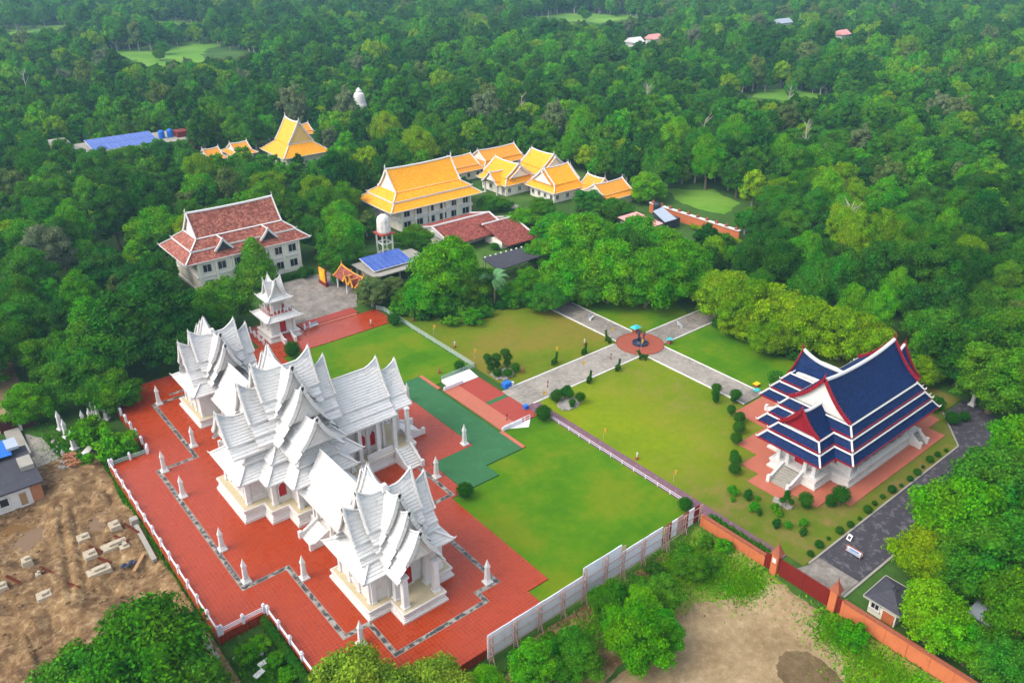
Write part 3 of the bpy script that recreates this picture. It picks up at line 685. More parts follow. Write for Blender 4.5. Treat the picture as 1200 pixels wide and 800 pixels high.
# roofs
def two(h, w, e, w2=.5): return [(0, h, w, e+1.2), (w-.12, e+1.1, w+w2, e+.1)]
T1 = lambda h: [(0, h, 2.2, 16.0), (2.1, 15.7, 2.95, 14.75), (2.85, 14.45, 3.55, 13.9)]
T2 = lambda h: [(0, h, 2.6, 13.6), (2.5, 13.25, 3.6, 12.1), (3.5, 11.75, 4.45, 10.9)]
T3 = lambda h: [(0, h, 2.7, 11.3), (2.6, 10.95, 3.8, 9.9)]
gable(wt, 'x', cy, cx-4.2, cx+4.2, T1(19.4), WK, (1.5, 1.5), (1, 1), lower=False)
gable(wt, 'y', cx, cy-3.7, cy+3.9, T1(19.36), WK, (1.5, 1.5), (1, 1), lower=False)
gable(wt, 'x', cy, cx-6.5, cx+6.3, T2(17.3), WK, (1.5, 1.5), (1, 1), lower=False)
gable(wt, 'y', cx, cy-6.2, cy+6.2, T2(17.26), WK, (1.5, 1.5), (1, 1), lower=False)
gable(wt, 'x', cy, cx-10, cx+6.0, T3(14.2), WK, (1.3, 0), (1, 0), lower=False)
gable(wt, 'y', cx, cy-9.6, cy+9.6, T3(14.16), WK, (1.3, 1.3), (1, 1), lower=False)
skirt(wt, CW, -3.0, 10.1, -1.35, 8.5, WK, skip=(2,)); skirt(wt, CW, -1.8, 8.15, .3, 6.5, WK, skip=(2,))
gable(wt, 'x', cy, cx+5.5, cx+14.8, [(0, 14.4, 3.2, 10.2), (3.05, 10.0, 4.3, 9.1), (4.15, 8.95, 5.5, 8.2)], WK, (0, 1.1), (0, 1), lower=False)
gable(wt, 'x', cy, cx+13.5, cx+18.0, [(0, 13.0, 2.9, 9.7), (2.8, 9.5, 4.6, 8.5)], WK, (0, 1.1), (0, 1), lower=False)
# galleries between the towers
for s in (-1, 1):
    ya, yb = sorted((cy+s*9.4, cy+s*22.3)); y2a, y2b = sorted((cy+s*10.3, cy+s*21.8))
    plinth(wt, rect(cx-3.0, y2a, cx+3.0, y2b), Z0, plug(1.4)[:4] + [(.05, .4)], name='gallery_plinth')
    MB().box(cx-2.1, y2a, Z0+1.3, cx+2.1, y2b, 5.6).build('gallery_wall', 'white_stucco', wt)
    gable(wt, 'y', cx, ya, yb, [(0, 10.4, 2.25, 7.0), (2.1, 6.8, 3.0, 6.0), (2.88, 5.85, 3.8, 5.1)], WK, (0, 0), (0, 0), name='gallery_roof')
    for e, d in ((-1, 1), (1, -1)):
        stairs(wt, 'x', d, cx+e*5.5, cx+e*2.9, cy+s*14.0, 2.8, Z0, Z0+1.6, 7)
        columns(wt, [(cx+e*2.7, cy+s*v) for v in (11.2, 12.2, 16, 18.5, 20.8)], Z0+1.3, 5.4, .4)

# ---------------------------------------------------------------- white stelae
def stele_mesh():
    b = MB(); b.cbox(0, 0, 0, 1.1, 1.1, .25); b.frust(0, 0, .25, .55, .45, .45, .33, .33); b.frust(0, 0, .55, 2.5, .33, .27, .24, .2)
    b.frust(0, 0, 2.5, 2.75, .3, .26, .3, .26); b.frust(0, 0, 2.75, 3.5, .27, .23, .08, .07); b.box(-.14, -.31, .8, .14, -.26, 2.3); return b.mesh('stele', 'white_trim')
SM = stele_mesh()
def pyr_mesh(): return MB().frust(0, 0, 0, .34, .09, .08, .01, .01).mesh('stele_tip', 'white_trim')
PM = pyr_mesh()
ST = [(29.6, 132.5, 'by the tower with trees behind'), (29.6, 116.2, 'inside the inlaid band beside the rear gallery'), (23.7, 112.3, 'at the inlaid band corner near the green bushes'), (23.7, 104.4, 'beside the inlaid band facing the mud pit'),
      (23.7, 89.8, 'beside the inlaid band facing the concrete footings'), (23.7, 82.1, 'at the inlaid band corner behind the fence notch'), (29.7, 78.0, 'next to the gallery stairs'), (29.9, 64.0, 'by the flowering tree at the plaza end'),
      (47.3, 62.6, 'on the inlaid zigzag near the lawn corner'), (54.9, 84.9, 'at the corner of the green carpet beside the round bush'), (63.3, 89.2, 'where green carpet meets the long wing stairs'), (63.4, 106.0, 'on the far side of the long wing beside the green carpet')]
for x, y, w in ST:
    t = thing('stele', 'white pointed stele ' + w, 'stele', (x, y, .1), 'white stelae on the red plaza')
    inst('shaft', SM, t); inst('tip', PM, t, (0, 0, 3.5))
for k, (x, y) in enumerate(((14.9, 129.4), (14.8, 133.8), (14.7, 137.0))):
    t = thing('stele', ['weathered white stele by the brick pile near the bushes', 'weathered white stele standing between two others by the lane', 'weathered white stele under the trees by the lane'][k], 'stele', (x, y, -1.1), 'stelae outside the plaza', .3)
    inst('shaft', SM, t, scale=(1, 1, .95)); inst('tip', PM, t, (0, 0, 3.32))
for k, (x, y) in enumerate(((17.9, 134.9), (19.0, 134.9), (20.2, 134.9), (21.4, 135), (20.0, 137.5), (22.6, 137.2), (24.2, 138.6))):
    t = thing('stele', 'bluish white stele in the cluster behind the plaza corner rail', 'stele', (x, y, -.9), 'stelae stored behind the plaza corner', k*.3)
    inst('shaft', SM, t, scale=(.9, .9, .85)); inst('tip', PM, t, (0, 0, 2.98))
# ---------------------------------------------------------------- bell tower
bt = thing('bell_tower', 'small white two-storey bell tower with red door and pointed cross-gabled top', 'tower', (57.6, 144.6, .1))
bx, by = 57.6, 144.6
plinth(bt, rect(bx-3, by-3, bx+3, by+3), .1, plug(1.3))
MB().box(bx-2.3, by-2.3, 1.4, bx+2.3, by+2.3, 4.6).build('wall', 'white_stucco', bt)
columns(bt, [(bx+a*2.35, by+b_*2.35) for a in (-1, 1) for b_ in (-1, 1)], 1.4, 4.5, .5)
window(bt, 'y-', by-2.32, bx, 1.5, 1.3, 2.3, pane='red_door', name='doorway', mull=False)
window(bt, 'x-', bx-2.32, by, 2.2, .9, 1.5, pane='gable_relief', arch=True)
stairs(bt, 'y', 1, by-5.0, by-3.0, bx, 1.7, .1, 1.4, 6, 'red_concrete')
skirt(bt, rect(bx-3.6, by-3.6, bx+3.6, by+3.6), -1.3, 5.35, 0, 4.6, WK)
MB().box(bx-2.5, by-2.5, 4.7, bx+2.5, by+2.5, 5.5).build('balcony_floor', 'red_concrete', bt)
rl = MB()
for k in range(7):
    v = -2.3+k*4.6/6
    for p in ((v, -2.3), (v, 2.3), (-2.3, v), (2.3, v)): rl.lathe(bx+p[0], by+p[1], [(.1, 5.5), (.1, 6.3), (.16, 6.35), (.02, 6.6)], 6)
rl.build('balustrade', 'white_trim', bt)
MB().box(bx-.9, by-.9, 5.5, bx+.9, by+.9, 8.5).build('core', 'gable_relief', bt)
columns(bt, [(bx+a*1.45, by+b_*1.45) for a in (-1, 1) for b_ in (-1, 1)], 5.5, 8.5, .4)
skirt(bt, rect(bx-2.5, by-2.5, bx+2.5, by+2.5), -1.2, 9.1, 0, 8.4, WK)
BK = Kit('white_roof', 'white_trim', 'white_trim', 'gable_relief', .4, False, None, .3, (.14, .35), .1, .06)
for ax, c_, u in (('x', by, bx), ('y', bx, by)):
    gable(bt, ax, c_, u-1.7, u+1.7, [(0, 11.5 if ax == 'x' else 11.46, 1.35, 9.0)], BK, (.7, .7))

# ---------------------------------------------------------------- blue temple
bl = thing('blue_temple', 'blue-roofed Thai ordination hall with red gables on salmon terrace', 'temple', (111, 51, .1))
UK = Kit('blue_tiles', 'white_trim', 'blue_trim_red', 'white_stucco', .65, True, None, .4, (.22, .5), .3, .03, .22)
UP = Kit('blue_tiles', 'white_trim', 'blue_trim_red', 'blue_trim_red', .6, True, None, .4, (.2, .45), .24, .03, .22)
y_ = 51.0
TER = [(97, 41.6), (125.4, 41.6), (125.4, 44.4), (129.5, 44.4), (129.5, 48.4), (132, 48.4), (132, 54.4), (129.5, 54.4), (129.5, 58), (125.4, 58), (125.4, 61.6), (117.4, 61.6), (117.4, 67.8), (104.6, 67.8), (104.6, 61.6), (97.2, 61.6), (97.2, 57.8), (93.2, 57.8), (93.2, 54.6), (90.4, 54.6), (90.4, 48.4), (92.9, 48.4), (92.9, 44.5), (97, 44.5)]
struct(MB().prism(TER, -.3, .1).build('salmon_terrace', 'terrace_salmon'))
BASE = [(100.4, 44.3), (121.6, 44.3), (121.6, 47.4), (125.6, 47.4), (125.6, 54.6), (121.6, 54.6), (121.6, 57.7), (114.6, 57.7), (114.6, 61.5), (107.4, 61.5), (107.4, 57.7), (100.4, 57.7), (100.4, 54.8), (96.2, 54.8), (96.2, 47.2), (100.4, 47.2)]
plinth(bl, BASE, .1, plug(1.5)); MB().prism(off(BASE, .02), 1.6, 1.63).build('podium_floor', 'concrete_white', bl)
MB().box(101.2, 45.2, 1.63, 120.8, 56.8, 6.3).build('wall', 'white_stucco', bl); MB().box(98.2, 48.0, 1.63, 101.15, 54.0, 6.3).build('wall', 'white_stucco', bl); MB().box(120.85, 48.4, 1.63, 123.5, 53.6, 7).build('wall', 'white_stucco', bl)
MB().box(108.4, 55.9, 1.63, 113.6, 60, 7).build('wall', 'white_stucco', bl)
window(bl, 'x-', 98.18, 51, 1.7, 2.0, 3.2, pane='red_door', name='doorway', mull=False)
window(bl, 'x-', 101.18, 47.4, 2.6, .9, 1.9, pane='red_door'); window(bl, 'x-', 101.18, 54.7, 2.6, .9, 1.9, pane='red_door')
for k in range(7): window(bl, 'y-', 45.18, 103.6+k*2.5, 2.6, 1.0, 1.9, pane='red_door')
window(bl, 'y-', 47.98, 99.7, 2.6, 1.0, 1.9, pane='red_door')
columns(bl, [(97, y_+s*3.0) for s in (-1, 1)] + [(97, y_+s*1.5) for s in (-1, 1)] + [(101.3, y_+s*6.2) for s in (-1, 1)] + [(104.85+k*2.5, 45.1) for k in range(7)] + [(108, 60.9), (114, 60.9), (125, 48), (125, 54)], 1.63, 6.2, .6)
rp = MB(); rp.box(103, 44.45, 1.63, 118, 44.65, 2.3); rp.build('veranda_parapet', 'white_trim', bl)
stairs(bl, 'x', 1, 92.9, 96.1, 51, 2.9, .1, 1.6, 8, 'concrete'); stairs(bl, 'y', 1, 42.6, 44.2, 119.6, 1.8, .1, 1.6, 6, 'concrete'); stairs(bl, 'y', -1, 64.6, 61.6, 111, 2.9, .1, 1.6, 8, 'concrete')
ROOF1 = [(100.9, 46.1), (119.9, 46.1), (119.9, 55.9), (114.4, 55.9), (114.4, 60.2), (107.6, 60.2), (107.6, 55.9), (100.9, 55.9)]
ROOF2 = [(99.9, 45.1), (120.9, 45.1), (120.9, 47.9), (123.2, 47.9), (123.2, 54.1), (120.9, 54.1), (120.9, 56.9), (115.4, 56.9), (115.4, 61.2), (106.6, 61.2), (106.6, 56.9), (99.9, 56.9), (99.9, 54.1), (96.0, 54.1), (96.0, 47.9), (99.9, 47.9)]
gable(bl, 'x', y_, 100.6, 120.2, [(0, 14.5, 4.95, 10.2)], UK, (.75, 1.0), (1, 1), sag=.55)
gable(bl, 'y', 111, 51, 60.8, [(0, 11.6, 3.5, 9.4)], UK, (0, 1.2), (0, 1), sag=.4)
gable(bl, 'x', y_, 95.9, 101.5, [(0, 11.3, 3.2, 8.5)], UP, (.5, 0), (1, 0), sag=.35)
gable(bl, 'x', y_, 117.5, 124.4, [(0, 12.2, 3.4, 8.5)], UP, (0, 1.0), (0, 1), sag=.35)
skirt(bl, ROOF1, .1, 10.0, 1.1, 8.75, UK)
skirt(bl, ROOF2, .14, 8.4, 1.1, 7.3, UK); skirt(bl, ROOF2, 1.14, 6.95, 2.15, 5.75, UK)
MB().prism(off(ROOF1, -.4), 8.0, 10.0).build('clerestory', 'white_stucco', bl); MB().prism(off(ROOF2, -.3), 6.4, 8.35).build('clerestory', 'white_stucco', bl)
MB().prism(off(ROOF2, 1.0), 5.9, 6.35).build('soffit', 'blue_trim_red', bl)

# ---------------------------------------------------------------- fences around the plaza
def fence(name, label, pts, spacing, z, mat, h=1.0, pw=.26, rails=(.3, .55, .8), cap=True, rw=.07, cat='fence', railmat=None):
    t = thing(name, label, cat, (pts[0][0], pts[0][1], z))
    for (p, q) in zip(pts[:-1], pts[1:]):
        d = Vector((q[0]-p[0], q[1]-p[1])); n = max(1, round(d.length/spacing))
        for k in range(n+1):
            if k == n and q != pts[-1]: continue
            x, y = p[0]+d.x*k/n, p[1]+d.y*k/n
            b = MB(); b.cbox(x, y, z-.1, pw, pw, h+.1)
            if cap: b.cbox(x, y, z+h, pw*1.25, pw*1.25, .08); b.ball(x, y, z+h+.2, pw*.55, pw*.55, pw*.6, 8, 5)
            b.build('post', mat, t)
        for r in rails: MB().bar((p[0], p[1], z+r), (q[0], q[1], z+r), rw, rw*1.3).build('rail', railmat or mat, t)
    return t
fence('balustrade', 'white post and rail balustrade along plaza edge above the muddy building site', [(17.65, 75.85), (17.65, 118.8)], 3.3, .1, 'rail_white', 1.05, .34)
fence('balustrade', 'short white balustrade across the notch above the small planted garden', [(18.0, 75.85), (23.3, 75.85)], 3.0, .1, 'rail_white', 1.05, .34)
fence('balustrade', 'white balustrade running beside the clipped hedge of the sunken garden', [(23.55, 75.3), (23.55, 60.2)], 3.3, .1, 'rail_white', 1.05, .34)
fence('balustrade', 'short grey-railed balustrade with white posts beside the bright green bushes', [(18.0, 118.75), (23.2, 118.75)], 2.7, .1, 'rail_white', 1.05, .3, railmat='rail_greygreen')
fence('balustrade', 'white post row along plaza edge behind the bright green bushes', [(23.45, 119.3), (23.45, 135.8)], 2.6, .1, 'rail_white', 1.15, .34, rails=(.5,), railmat='rail_greygreen')
fence('lawn_fence', 'low grey-green railing between the bright lawn and the dry garden', [(78.9, 142.3), (79.75, 140.4), (79.75, 108.5), (72.2, 108.2)], 2.6, .0, 'rail_greygreen', 1.05, .12, rails=(.15, .35, .55, .75, .98), cap=False, rw=.06)
fence('ramp_railing', 'white handrail at the lower end of the salmon ramp', [(70.6, 88.2), (76.2, 88.2)], 1.1, .1, 'rail_white', .9, .1, rails=(.45, .9), cap=False)
fence('walk_railing', 'thin pale railing along the purple walkway beside the bright lawn', [(79.0, 86.5), (79.0, 57.5)], 2.4, .03, 'rail_white', .7, .08, rails=(.35, .68), cap=False, rw=.05)
fence('terrace_railing', 'white posts and rail beside the upper red terrace', [(62.4, 142.9), (63.6, 142.9)], 1, .1, 'rail_white', 1.1, .3, rails=(.5,))
fence('corner_railing', 'white rail at the foot of the bell tower', [(53.2, 142.1), (53.2, 148.5)], 2.1, .1, 'rail_white', 1.1, .3, rails=(.4, .8))

# ---------------------------------------------------------------- billboard screen and its steel trusses
bb = thing('hoarding', 'long hoarding of pale metal sheets on pinkish lattice posts behind the lawn', 'hoarding', (58, 53.6, -1.2))
def lattice(x, y, z0, z1):
    b = MB()
    for dx in (-.28, .28): b.bar((x+dx, y-.25, z0), (x+dx, y-.25, z1), .08, .08)
    n = int((z1-z0)/.55)
    for k in range(n):
        za, zb = z0+(z1-z0)*k/n, z0+(z1-z0)*(k+1)/n; s = 1 if k % 2 else -1
        b.bar((x-.28*s, y-.25, za), (x+.28*s, y-.25, zb), .05, .05); b.bar((x-.28, y-.25, zb), (x+.28, y-.25, zb), .05, .05)
    b.bar((x, y-.9, z0), (x, y-.25, z0+(z1-z0)*.7), .07, .07); b.build('lattice_post', 'rusty_pink_steel', bb)
def panels(x0, x1, n, z0, z1, mat):
    w = (x1-x0)/n
    for k in range(n):
        dz = random.uniform(-.03, .03)
        zm = z0+(z1-z0)*.5
        m_ = mat[k % len(mat)] if isinstance(mat, (list, tuple)) else mat
        for a, c_ in ((z0, zm-.012), (zm+.012, z1+dz)): MB().box(x0+k*w+.012, 53.55+random.uniform(-.02, .02), a, x0+(k+1)*w-.012, 53.62+.02, c_).build('panel', m_, bb)
panels(40.3, 55.2, 12, -.7, 3.0, 'sheet_metal'); panels(55.25, 62.0, 5, -.5, 4.2, 'sheet_metal'); panels(62.05, 70.0, 6, -.7, 2.9, 'sheet_metal'); panels(70.6, 77.7, 6, -.1, 2.75, ['sign_red', 'sheet_metal', 'rusty_pink_steel', 'sign_red', 'sheet_metal', 'sign_red'])
for x in (40.6, 44.2, 48, 51.7, 55.25, 59, 62.1, 66, 70.2, 70.7, 74.2, 77.6): lattice(x, 53.5, float(gz(x, 53))-.1, 4.2 if 55 < x < 62.2 else 2.9)
for z in (-.3, 1.1, 2.4): MB().bar((40.3, 53.42, z), (77.7, 53.42, z), .07, .07).build('girt', 'rusty_pink_steel', bb)

# ---------------------------------------------------------------- boundary wall, gate
WX = 77.1
def wallrun(label, y0, y1, h=2.3, bays=None, x=WX, broken=False):
    t = thing('boundary_wall', label, 'wall', (x, (y0+y1)/2, 0)); n = bays or max(1, round(abs(y1-y0)/2.6))
    for k in range(n):
        a, b_ = y0+(y1-y0)*k/n, y0+(y1-y0)*(k+1)/n; hh = h+random.uniform(-.15, .15)*(1 if broken else .2)
        MB().box(x-.14+random.uniform(-.02, .02), min(a, b_)+.04, -1.0, x+.14, max(a, b_)-.04, hh).build('wall_bay', 'orange_wall', t)
        MB().cbox(x, a, -1.0, .42, .36, h+1.1).build('pier', 'orange_wall', t)
    c_ = MB(); c_.box(x-.26, min(y0, y1), h+.0, x+.26, max(y0, y1), h+.18); c_.build('coping', 'brick_cap', t); return t
wallrun('orange rendered wall with brick coping between hoarding and gate', 52.5, 42.2, 1.7)
wallrun('orange rendered wall under the bright tree beside the guard hut', 31.2, 15.5, 2.2, broken=True)
gt = thing('entrance_gate', 'maroon double gate between orange pillars with tiled spire caps', 'gate', (WX, 36.7, 0))
def leaf(y0, y1, h):
    b = MB(); b.box(WX-.04, y0, .1, WX+.04, y1, h); n = max(2, int((y1-y0)/.28))
    for k in range(n+1): b.box(WX-.1, y0+(y1-y0)*k/n-.045, .08, WX+.1, y0+(y1-y0)*k/n+.045, h+.06)
    for z in (.12, h*.5, h-.1): b.box(WX-.08, y0, z-.05, WX+.08, y1, z+.05)
    b.build('gate_leaf', 'gate_red', gt)
leaf(32.95, 36.55, 2.6); leaf(36.6, 40.2, 2.6); leaf(41.2, 42.1, 2.3); leaf(31.25, 32.0, 2.3)
for y in (32.45, 40.7):
    p = MB(); p.cbox(WX, y, -.2, 1.0, .9, 3.4); p.build('pillar', 'orange_wall', gt)
    c_ = MB(); z = 3.2
    for k, w in enumerate((1.35, 1.1, .85, .6, .36)): c_.frust(WX, y, z, z+.26, w/2, w/2, w*.36, w*.36); z += .25
    c_.frust(WX, y, z, z+.7, .1, .1, .01, .01); c_.build('spire_cap', 'brick_cap', gt)
MB().box(WX-.56, 40.45, 1.9, WX-.51, 40.95, 2.6).build('name_plate', 'white_trim', gt)
MB().box(WX+.2, 32.9, .0, WX+.55, 40.3, .5).build('gate_rail', 'concrete', gt)
hw = thing('far_boundary_wall', 'orange boundary wall with pale coping and small brown finials beyond the sheds', 'wall', (174, 130, 0))
MB().box(173.8, 119, -.2, 174.2, 150, 2.6).build('wall_face', 'orange_wall', hw); MB().box(173.5, 119, 2.62, 174.6, 150, 2.8).build('coping', 'concrete_white', hw)
for k in range(10): b = MB(); b.cbox(174, 120+k*3.2, 2.8, .8, .8, .3); b.frust(174, 120+k*3.2, 3.1, 3.8, .35, .35, .05, .05); b.build('finial', 'brick_cap', hw)
h2 = thing('far_boundary_wall', 'short stretch of orange wall showing between tree crowns', 'wall', (176, 95, 0))
MB().box(173.8, 90, -.2, 174.2, 101, 2.6).build('wall_face', 'orange_wall', h2); MB().box(173.5, 90, 2.62, 174.6, 101, 2.8).build('coping', 'concrete_white', h2)
# guard hut
gh = thing('guard_hut', 'small guard hut with dark hipped roof beside the orange wall', 'hut', (82, 28, 0))
MB().box(80.2, 26.2, -.1, 84.0, 29.6, 2.4).build('wall', 'cream_wall', gh)
DK = Kit('dark_roofing', 'dark_roofing', 'concrete', 'cream_wall', .4, False, None, .5, (.1, .2), .1)
skirt(gh, rect(79.6, 25.6, 84.8, 30.2), -2.25, 3.7, 0, 2.4, DK, hips=False); MB().box(80.18, 26.4, .0, 80.1, 27.8, 1.5).build('brick_panel', 'orange_wall', gh)
window(gh, 'x-', 80.18, 28.8, 1.0, .9, .9)
sh = thing('lean_to', 'grey sheet roof edge of a shed hidden under trees near the pole', 'shed', (88, 18, 0))
MB().box(86.5, 15.8, 0, 89.5, 20.5, 2.6).build('wall', 'concrete', sh); MB().add([(86, 15.4, 2.6), (90, 15.4, 3.0), (90, 21, 3.0), (86, 21, 2.6), (86, 15.4, 2.75), (90, 15.4, 3.15), (90, 21, 3.15), (86, 21, 2.75)], [(0, 1, 2, 3), (4, 7, 6, 5), (0, 4, 5, 1), (1, 5, 6, 2), (2, 6, 7, 3), (3, 7, 4, 0)]).build('roof', 'grey_sheet', sh)

# ---------------------------------------------------------------- tiled house, halls
def winrow(root, face, plane, u0, u1, n, z0, w, h, **k):
    for i in range(n): window(root, face, plane, u0+(u1-u0)*(i/(n-1) if n > 1 else .5), z0, w, h, **k)
rh = thing('tiled_house', 'large two-storey house with red tiled roof and white dormers beside the bell tower', 'house', (65, 181.5, 0))
TK = Kit('red_tiles', 'white_trim', 'white_trim', 'cream_wall', .6, False, None, .5, (.25, .5), .28)
MB().box(52.8, 174, 0, 77, 188.6, 7.6).build('wall', 'cream_wall', rh); MB().box(52.4, 173.6, 0, 77.4, 189, .7).build('plinth', 'cream_wall', rh); MB().box(52.5, 173.7, 3.7, 77.3, 188.9, 4.05).build('string_course', 'white_trim', rh)
winrow(rh, 'y-', 173.98, 55, 75.4, 7, 1.2, 1.8, 1.7); winrow(rh, 'y-', 173.98, 55, 75.4, 7, 4.9, 1.8, 1.7)
columns(rh, [(53+k*4, 173.8) for k in range(7)], .7, 7.6, .5, 'cream_wall')
skirt(rh, rect(54.8, 177.6, 75.2, 185.4), -.2, 11.5, 2.2, 9.7, TK); skirt(rh, rect(54.8, 177.6, 75.2, 185.4), 2.05, 9.5, 4.6, 7.7, TK)
gable(rh, 'x', 181.5, 54.9, 75.1, [(0, 16.2, 3.9, 11.4)], TK, (.2, .2))
DM = Kit('red_tiles', 'white_trim', 'white_trim', 'dark_glass', .3, False, None, .4, (.3, .45), .16)
for x in (59.5, 70.2): gable(rh, 'y', x, 174.2, 178.5, [(0, 11.4, 2.1, 8.9)], DM, (0, 0), (1, 0), name='dormer')

oh = thing('orange_hall', 'big hall with three-tier bright orange roof and cream two-storey walls', 'hall', (121, 187.5, 0))
OK_ = Kit('orange_tiles', 'white_trim', 'white_trim', 'cream_wall', .75, False, None, .5, (.28, .5), .26)
MB().box(109.5, 181.2, 0, 133.3, 194, 6.5).build('wall', 'cream_wall', oh); MB().box(109, 180.7, 2.5, 133.8, 194.5, 3.1).build('balcony_slab', 'white_trim', oh)
winrow(oh, 'y-', 181.18, 112, 131.5, 6, .5, 2.2, 1.7, name='window'); winrow(oh, 'y-', 181.18, 112, 131.5, 6, 3.6, 1.7, 1.6)
columns(oh, [(110+k*4.6, 180.9) for k in range(6)], 0, 6.3, .5, 'cream_wall')
OR = rect(110.3, 183.2, 131.0, 191.8)
skirt(oh, OR, -.3, 10.0, 2.4, 8.3, OK_); skirt(oh, OR, 2.2, 8.0, 4.6, 6.3, OK_)
gable(oh, 'x', 187.5, 110.2, 131.2, [(0, 15.1, 4.4, 9.9)], OK_, (.3, .3), sag=.4)

def small_house(label, x0, y0, x1, y1, axis, wall_h, eave_z, ridge_z, K, ins=1.6, over=1.2, name='orange_roofed_house', win=True, lift=.3, wallmat='cream_wall', cat='house', tiers=0):
    t = thing(name, label, cat, ((x0+x1)/2, (y0+y1)/2, 0))
    MB().box(x0, y0, 0, x1, y1, wall_h).build('wall', wallmat, t)
    if win:
        n = max(1, int((x1-x0)/2.6)); winrow(t, 'y-', y0-.02, x0+1.2, x1-1.2, n, 1.0, 1.0, 1.2)
        n = max(1, int((y1-y0)/2.6)); winrow(t, 'x-', x0-.02, y0+1.2, y1-1.2, n, 1.0, 1.0, 1.2)
    mz = eave_z+(ridge_z-eave_z)*.34; R_ = rect(x0+ins-over, y0+ins-over, x1-ins+over, y1-ins+over)
    skirt(t, R_, -.2, mz, ins, eave_z, K)
    if axis == 'x': hw_ = (R_[2][1]-R_[0][1])/2; gable(t, 'x', (y0+y1)/2, R_[0][0], R_[1][0], [(0, ridge_z, hw_+.1, mz+.05)], K, (lift, lift))
    else: hw_ = (R_[1][0]-R_[0][0])/2; gable(t, 'y', (x0+x1)/2, R_[0][1], R_[2][1], [(0, ridge_z, hw_+.1, mz+.05)], K, (lift, lift))
    if tiers:
        for e in (1.0,):
            zz = ridge_z-e*.75
            if axis == 'x': gable(t, 'x', (y0+y1)/2, R_[0][0]-e, R_[1][0]+e, [(0, zz, (hw_+.1)*(zz-mz)/(ridge_z-mz)+.25, mz+.02)], K, (lift, lift))
            else: gable(t, 'y', (x0+x1)/2, R_[0][1]-e, R_[2][1]+e, [(0, zz, (hw_+.1)*(zz-mz)/(ridge_z-mz)+.25, mz+.02)], K, (lift, lift))
            if e > 1 and tiers < 2: break
    return t
PVK = Kit('orange_tiles', 'white_trim', 'white_trim', 'gold_cream', .75, False, None, .5, (.28, .5), .26)
CK = Kit('orange_tiles', 'white_trim', 'white_trim', 'cream_wall', .5, False, None, .5, (.22, .4), .2)
PK = Kit('orange_tiles_pale', 'white_trim', 'white_trim', 'cream_wall', .5, False, None, .5, (.22, .4), .2)
A_ = small_house('orange-roofed house with entrance porch facing the curved lane', 151.2, 187.2, 161.5, 199, 'y', 3.4, 3.5, 8.6, CK, tiers=1)
gable(A_, 'x', 191.8, 148.4, 156.5, [(0, 6.6, 2.6, 4.4), (2.5, 4.2, 3.8, 3.5)], CK, (.3, 0), (1, 0), name='porch_roof')
columns(A_, [(149, 188.9), (149, 194.7), (151, 188.9)], 0, 3.5, .45)
small_house('orange-roofed house with white gable standing in front of two others', 157.8, 172.9, 168.2, 183.6, 'x', 3.3, 3.3, 9.0, CK, tiers=1)
small_house('tall orange-roofed house at the back of the white-gabled cluster', 165.2, 186.6, 174.8, 197.6, 'y', 4, 4.2, 9.4, CK, tiers=1)
small_house('small orange roof with gable behind the lowest orange roof of the cluster', 168.4, 165.8, 174.8, 173.6, 'y', 3, 2.8, 6.1, PK)
small_house('low wide orange roof half hidden by trees at the end of the cluster', 164.6, 159.6, 177, 168.2, 'x', 2.6, 2.7, 6.0, PK, win=False)
small_house('pale orange roof in two tiers behind the big orange hall', 148, 208.5, 157.8, 218.5, 'x', 3, 3.1, 6.6, PK)
small_house('long pale orange roof beyond the orange hall under trees', 160.5, 209.5, 176.5, 218.5, 'x', 3, 3.1, 6.8, PK)
pv = small_house('tall orange pavilion with steep gable standing alone among the trees', 113.0, 256.0, 127.0, 271.0, 'y', 4.2, 4.2, 14.0, PVK, ins=4.2, over=1.6, name='orange_pavilion', cat='pavilion', lift=.6)
small_house('small orange gable roof peeping out of the forest left of the pavilion', 100.5, 268.5, 107, 276, 'x', 4.5, 4.6, 7.4, PK, win=False)
small_house('faded orange roof with white gable edge deep in the trees', 91.5, 270, 97.5, 277, 'x', 4.0, 4.1, 6.6, PK, win=False)
small_house('orange roof corner behind the pavilion trees', 128.5, 283, 137, 290, 'x', 4.0, 4.1, 6.8, PK, win=False)

rs = thing('red_tile_shed', 'long low shed with dark red tiles and white verge lines', 'shed', (120, 160, 0))
RK = Kit('dark_red_tiles', 'white_trim', 'white_trim', 'concrete_white', .12, False, None, .5, (.3, .35), .25)
MB().box(110.6, 162, 0, 127.8, 170.5, 3.1).build('wall', 'cream_wall', rs); gable(rs, 'x', 166.4, 110, 128.4, [(0, 5.1, 8.6, 2.7)], RK, (0, 0), sag=.05)
MB().box(122.5, 153.5, 0, 131, 160.5, 1.9).build('wall', 'cream_wall', rs); gable(rs, 'x', 161.0, 122, 132.2, [(0, 4.5, 10.2, 1.6)], RK, (0, 0), (0, 1), sag=.05)
dc = thing('dark_canopy', 'flat dark canopy roof below the red tiled shed', 'canopy', (114.5, 139.8, 0))
MB().add([(107.8, 136.2, 3.3), (121.3, 136.8, 3.3), (122.4, 142.8, 3.8), (108.6, 143.6, 3.8), (107.8, 136.2, 3.5), (121.3, 136.8, 3.5), (122.4, 142.8, 4), (108.6, 143.6, 4)], [(3, 2, 1, 0), (4, 5, 6, 7), (0, 1, 5, 4), (1, 2, 6, 5), (2, 3, 7, 6), (3, 0, 4, 7)]).build('roof', 'dark_roofing', dc)
for k in range(9): MB().cbox(109.4+k*1.55, 143.4-.05*k, 3.98, .35, .35, .25).build('ridge_block', 'concrete_white', dc)
columns(dc, [(108.6, 137), (114.5, 137), (120.6, 137), (109, 143), (121.6, 142.3)], 0, 3.35, .25, 'concrete')

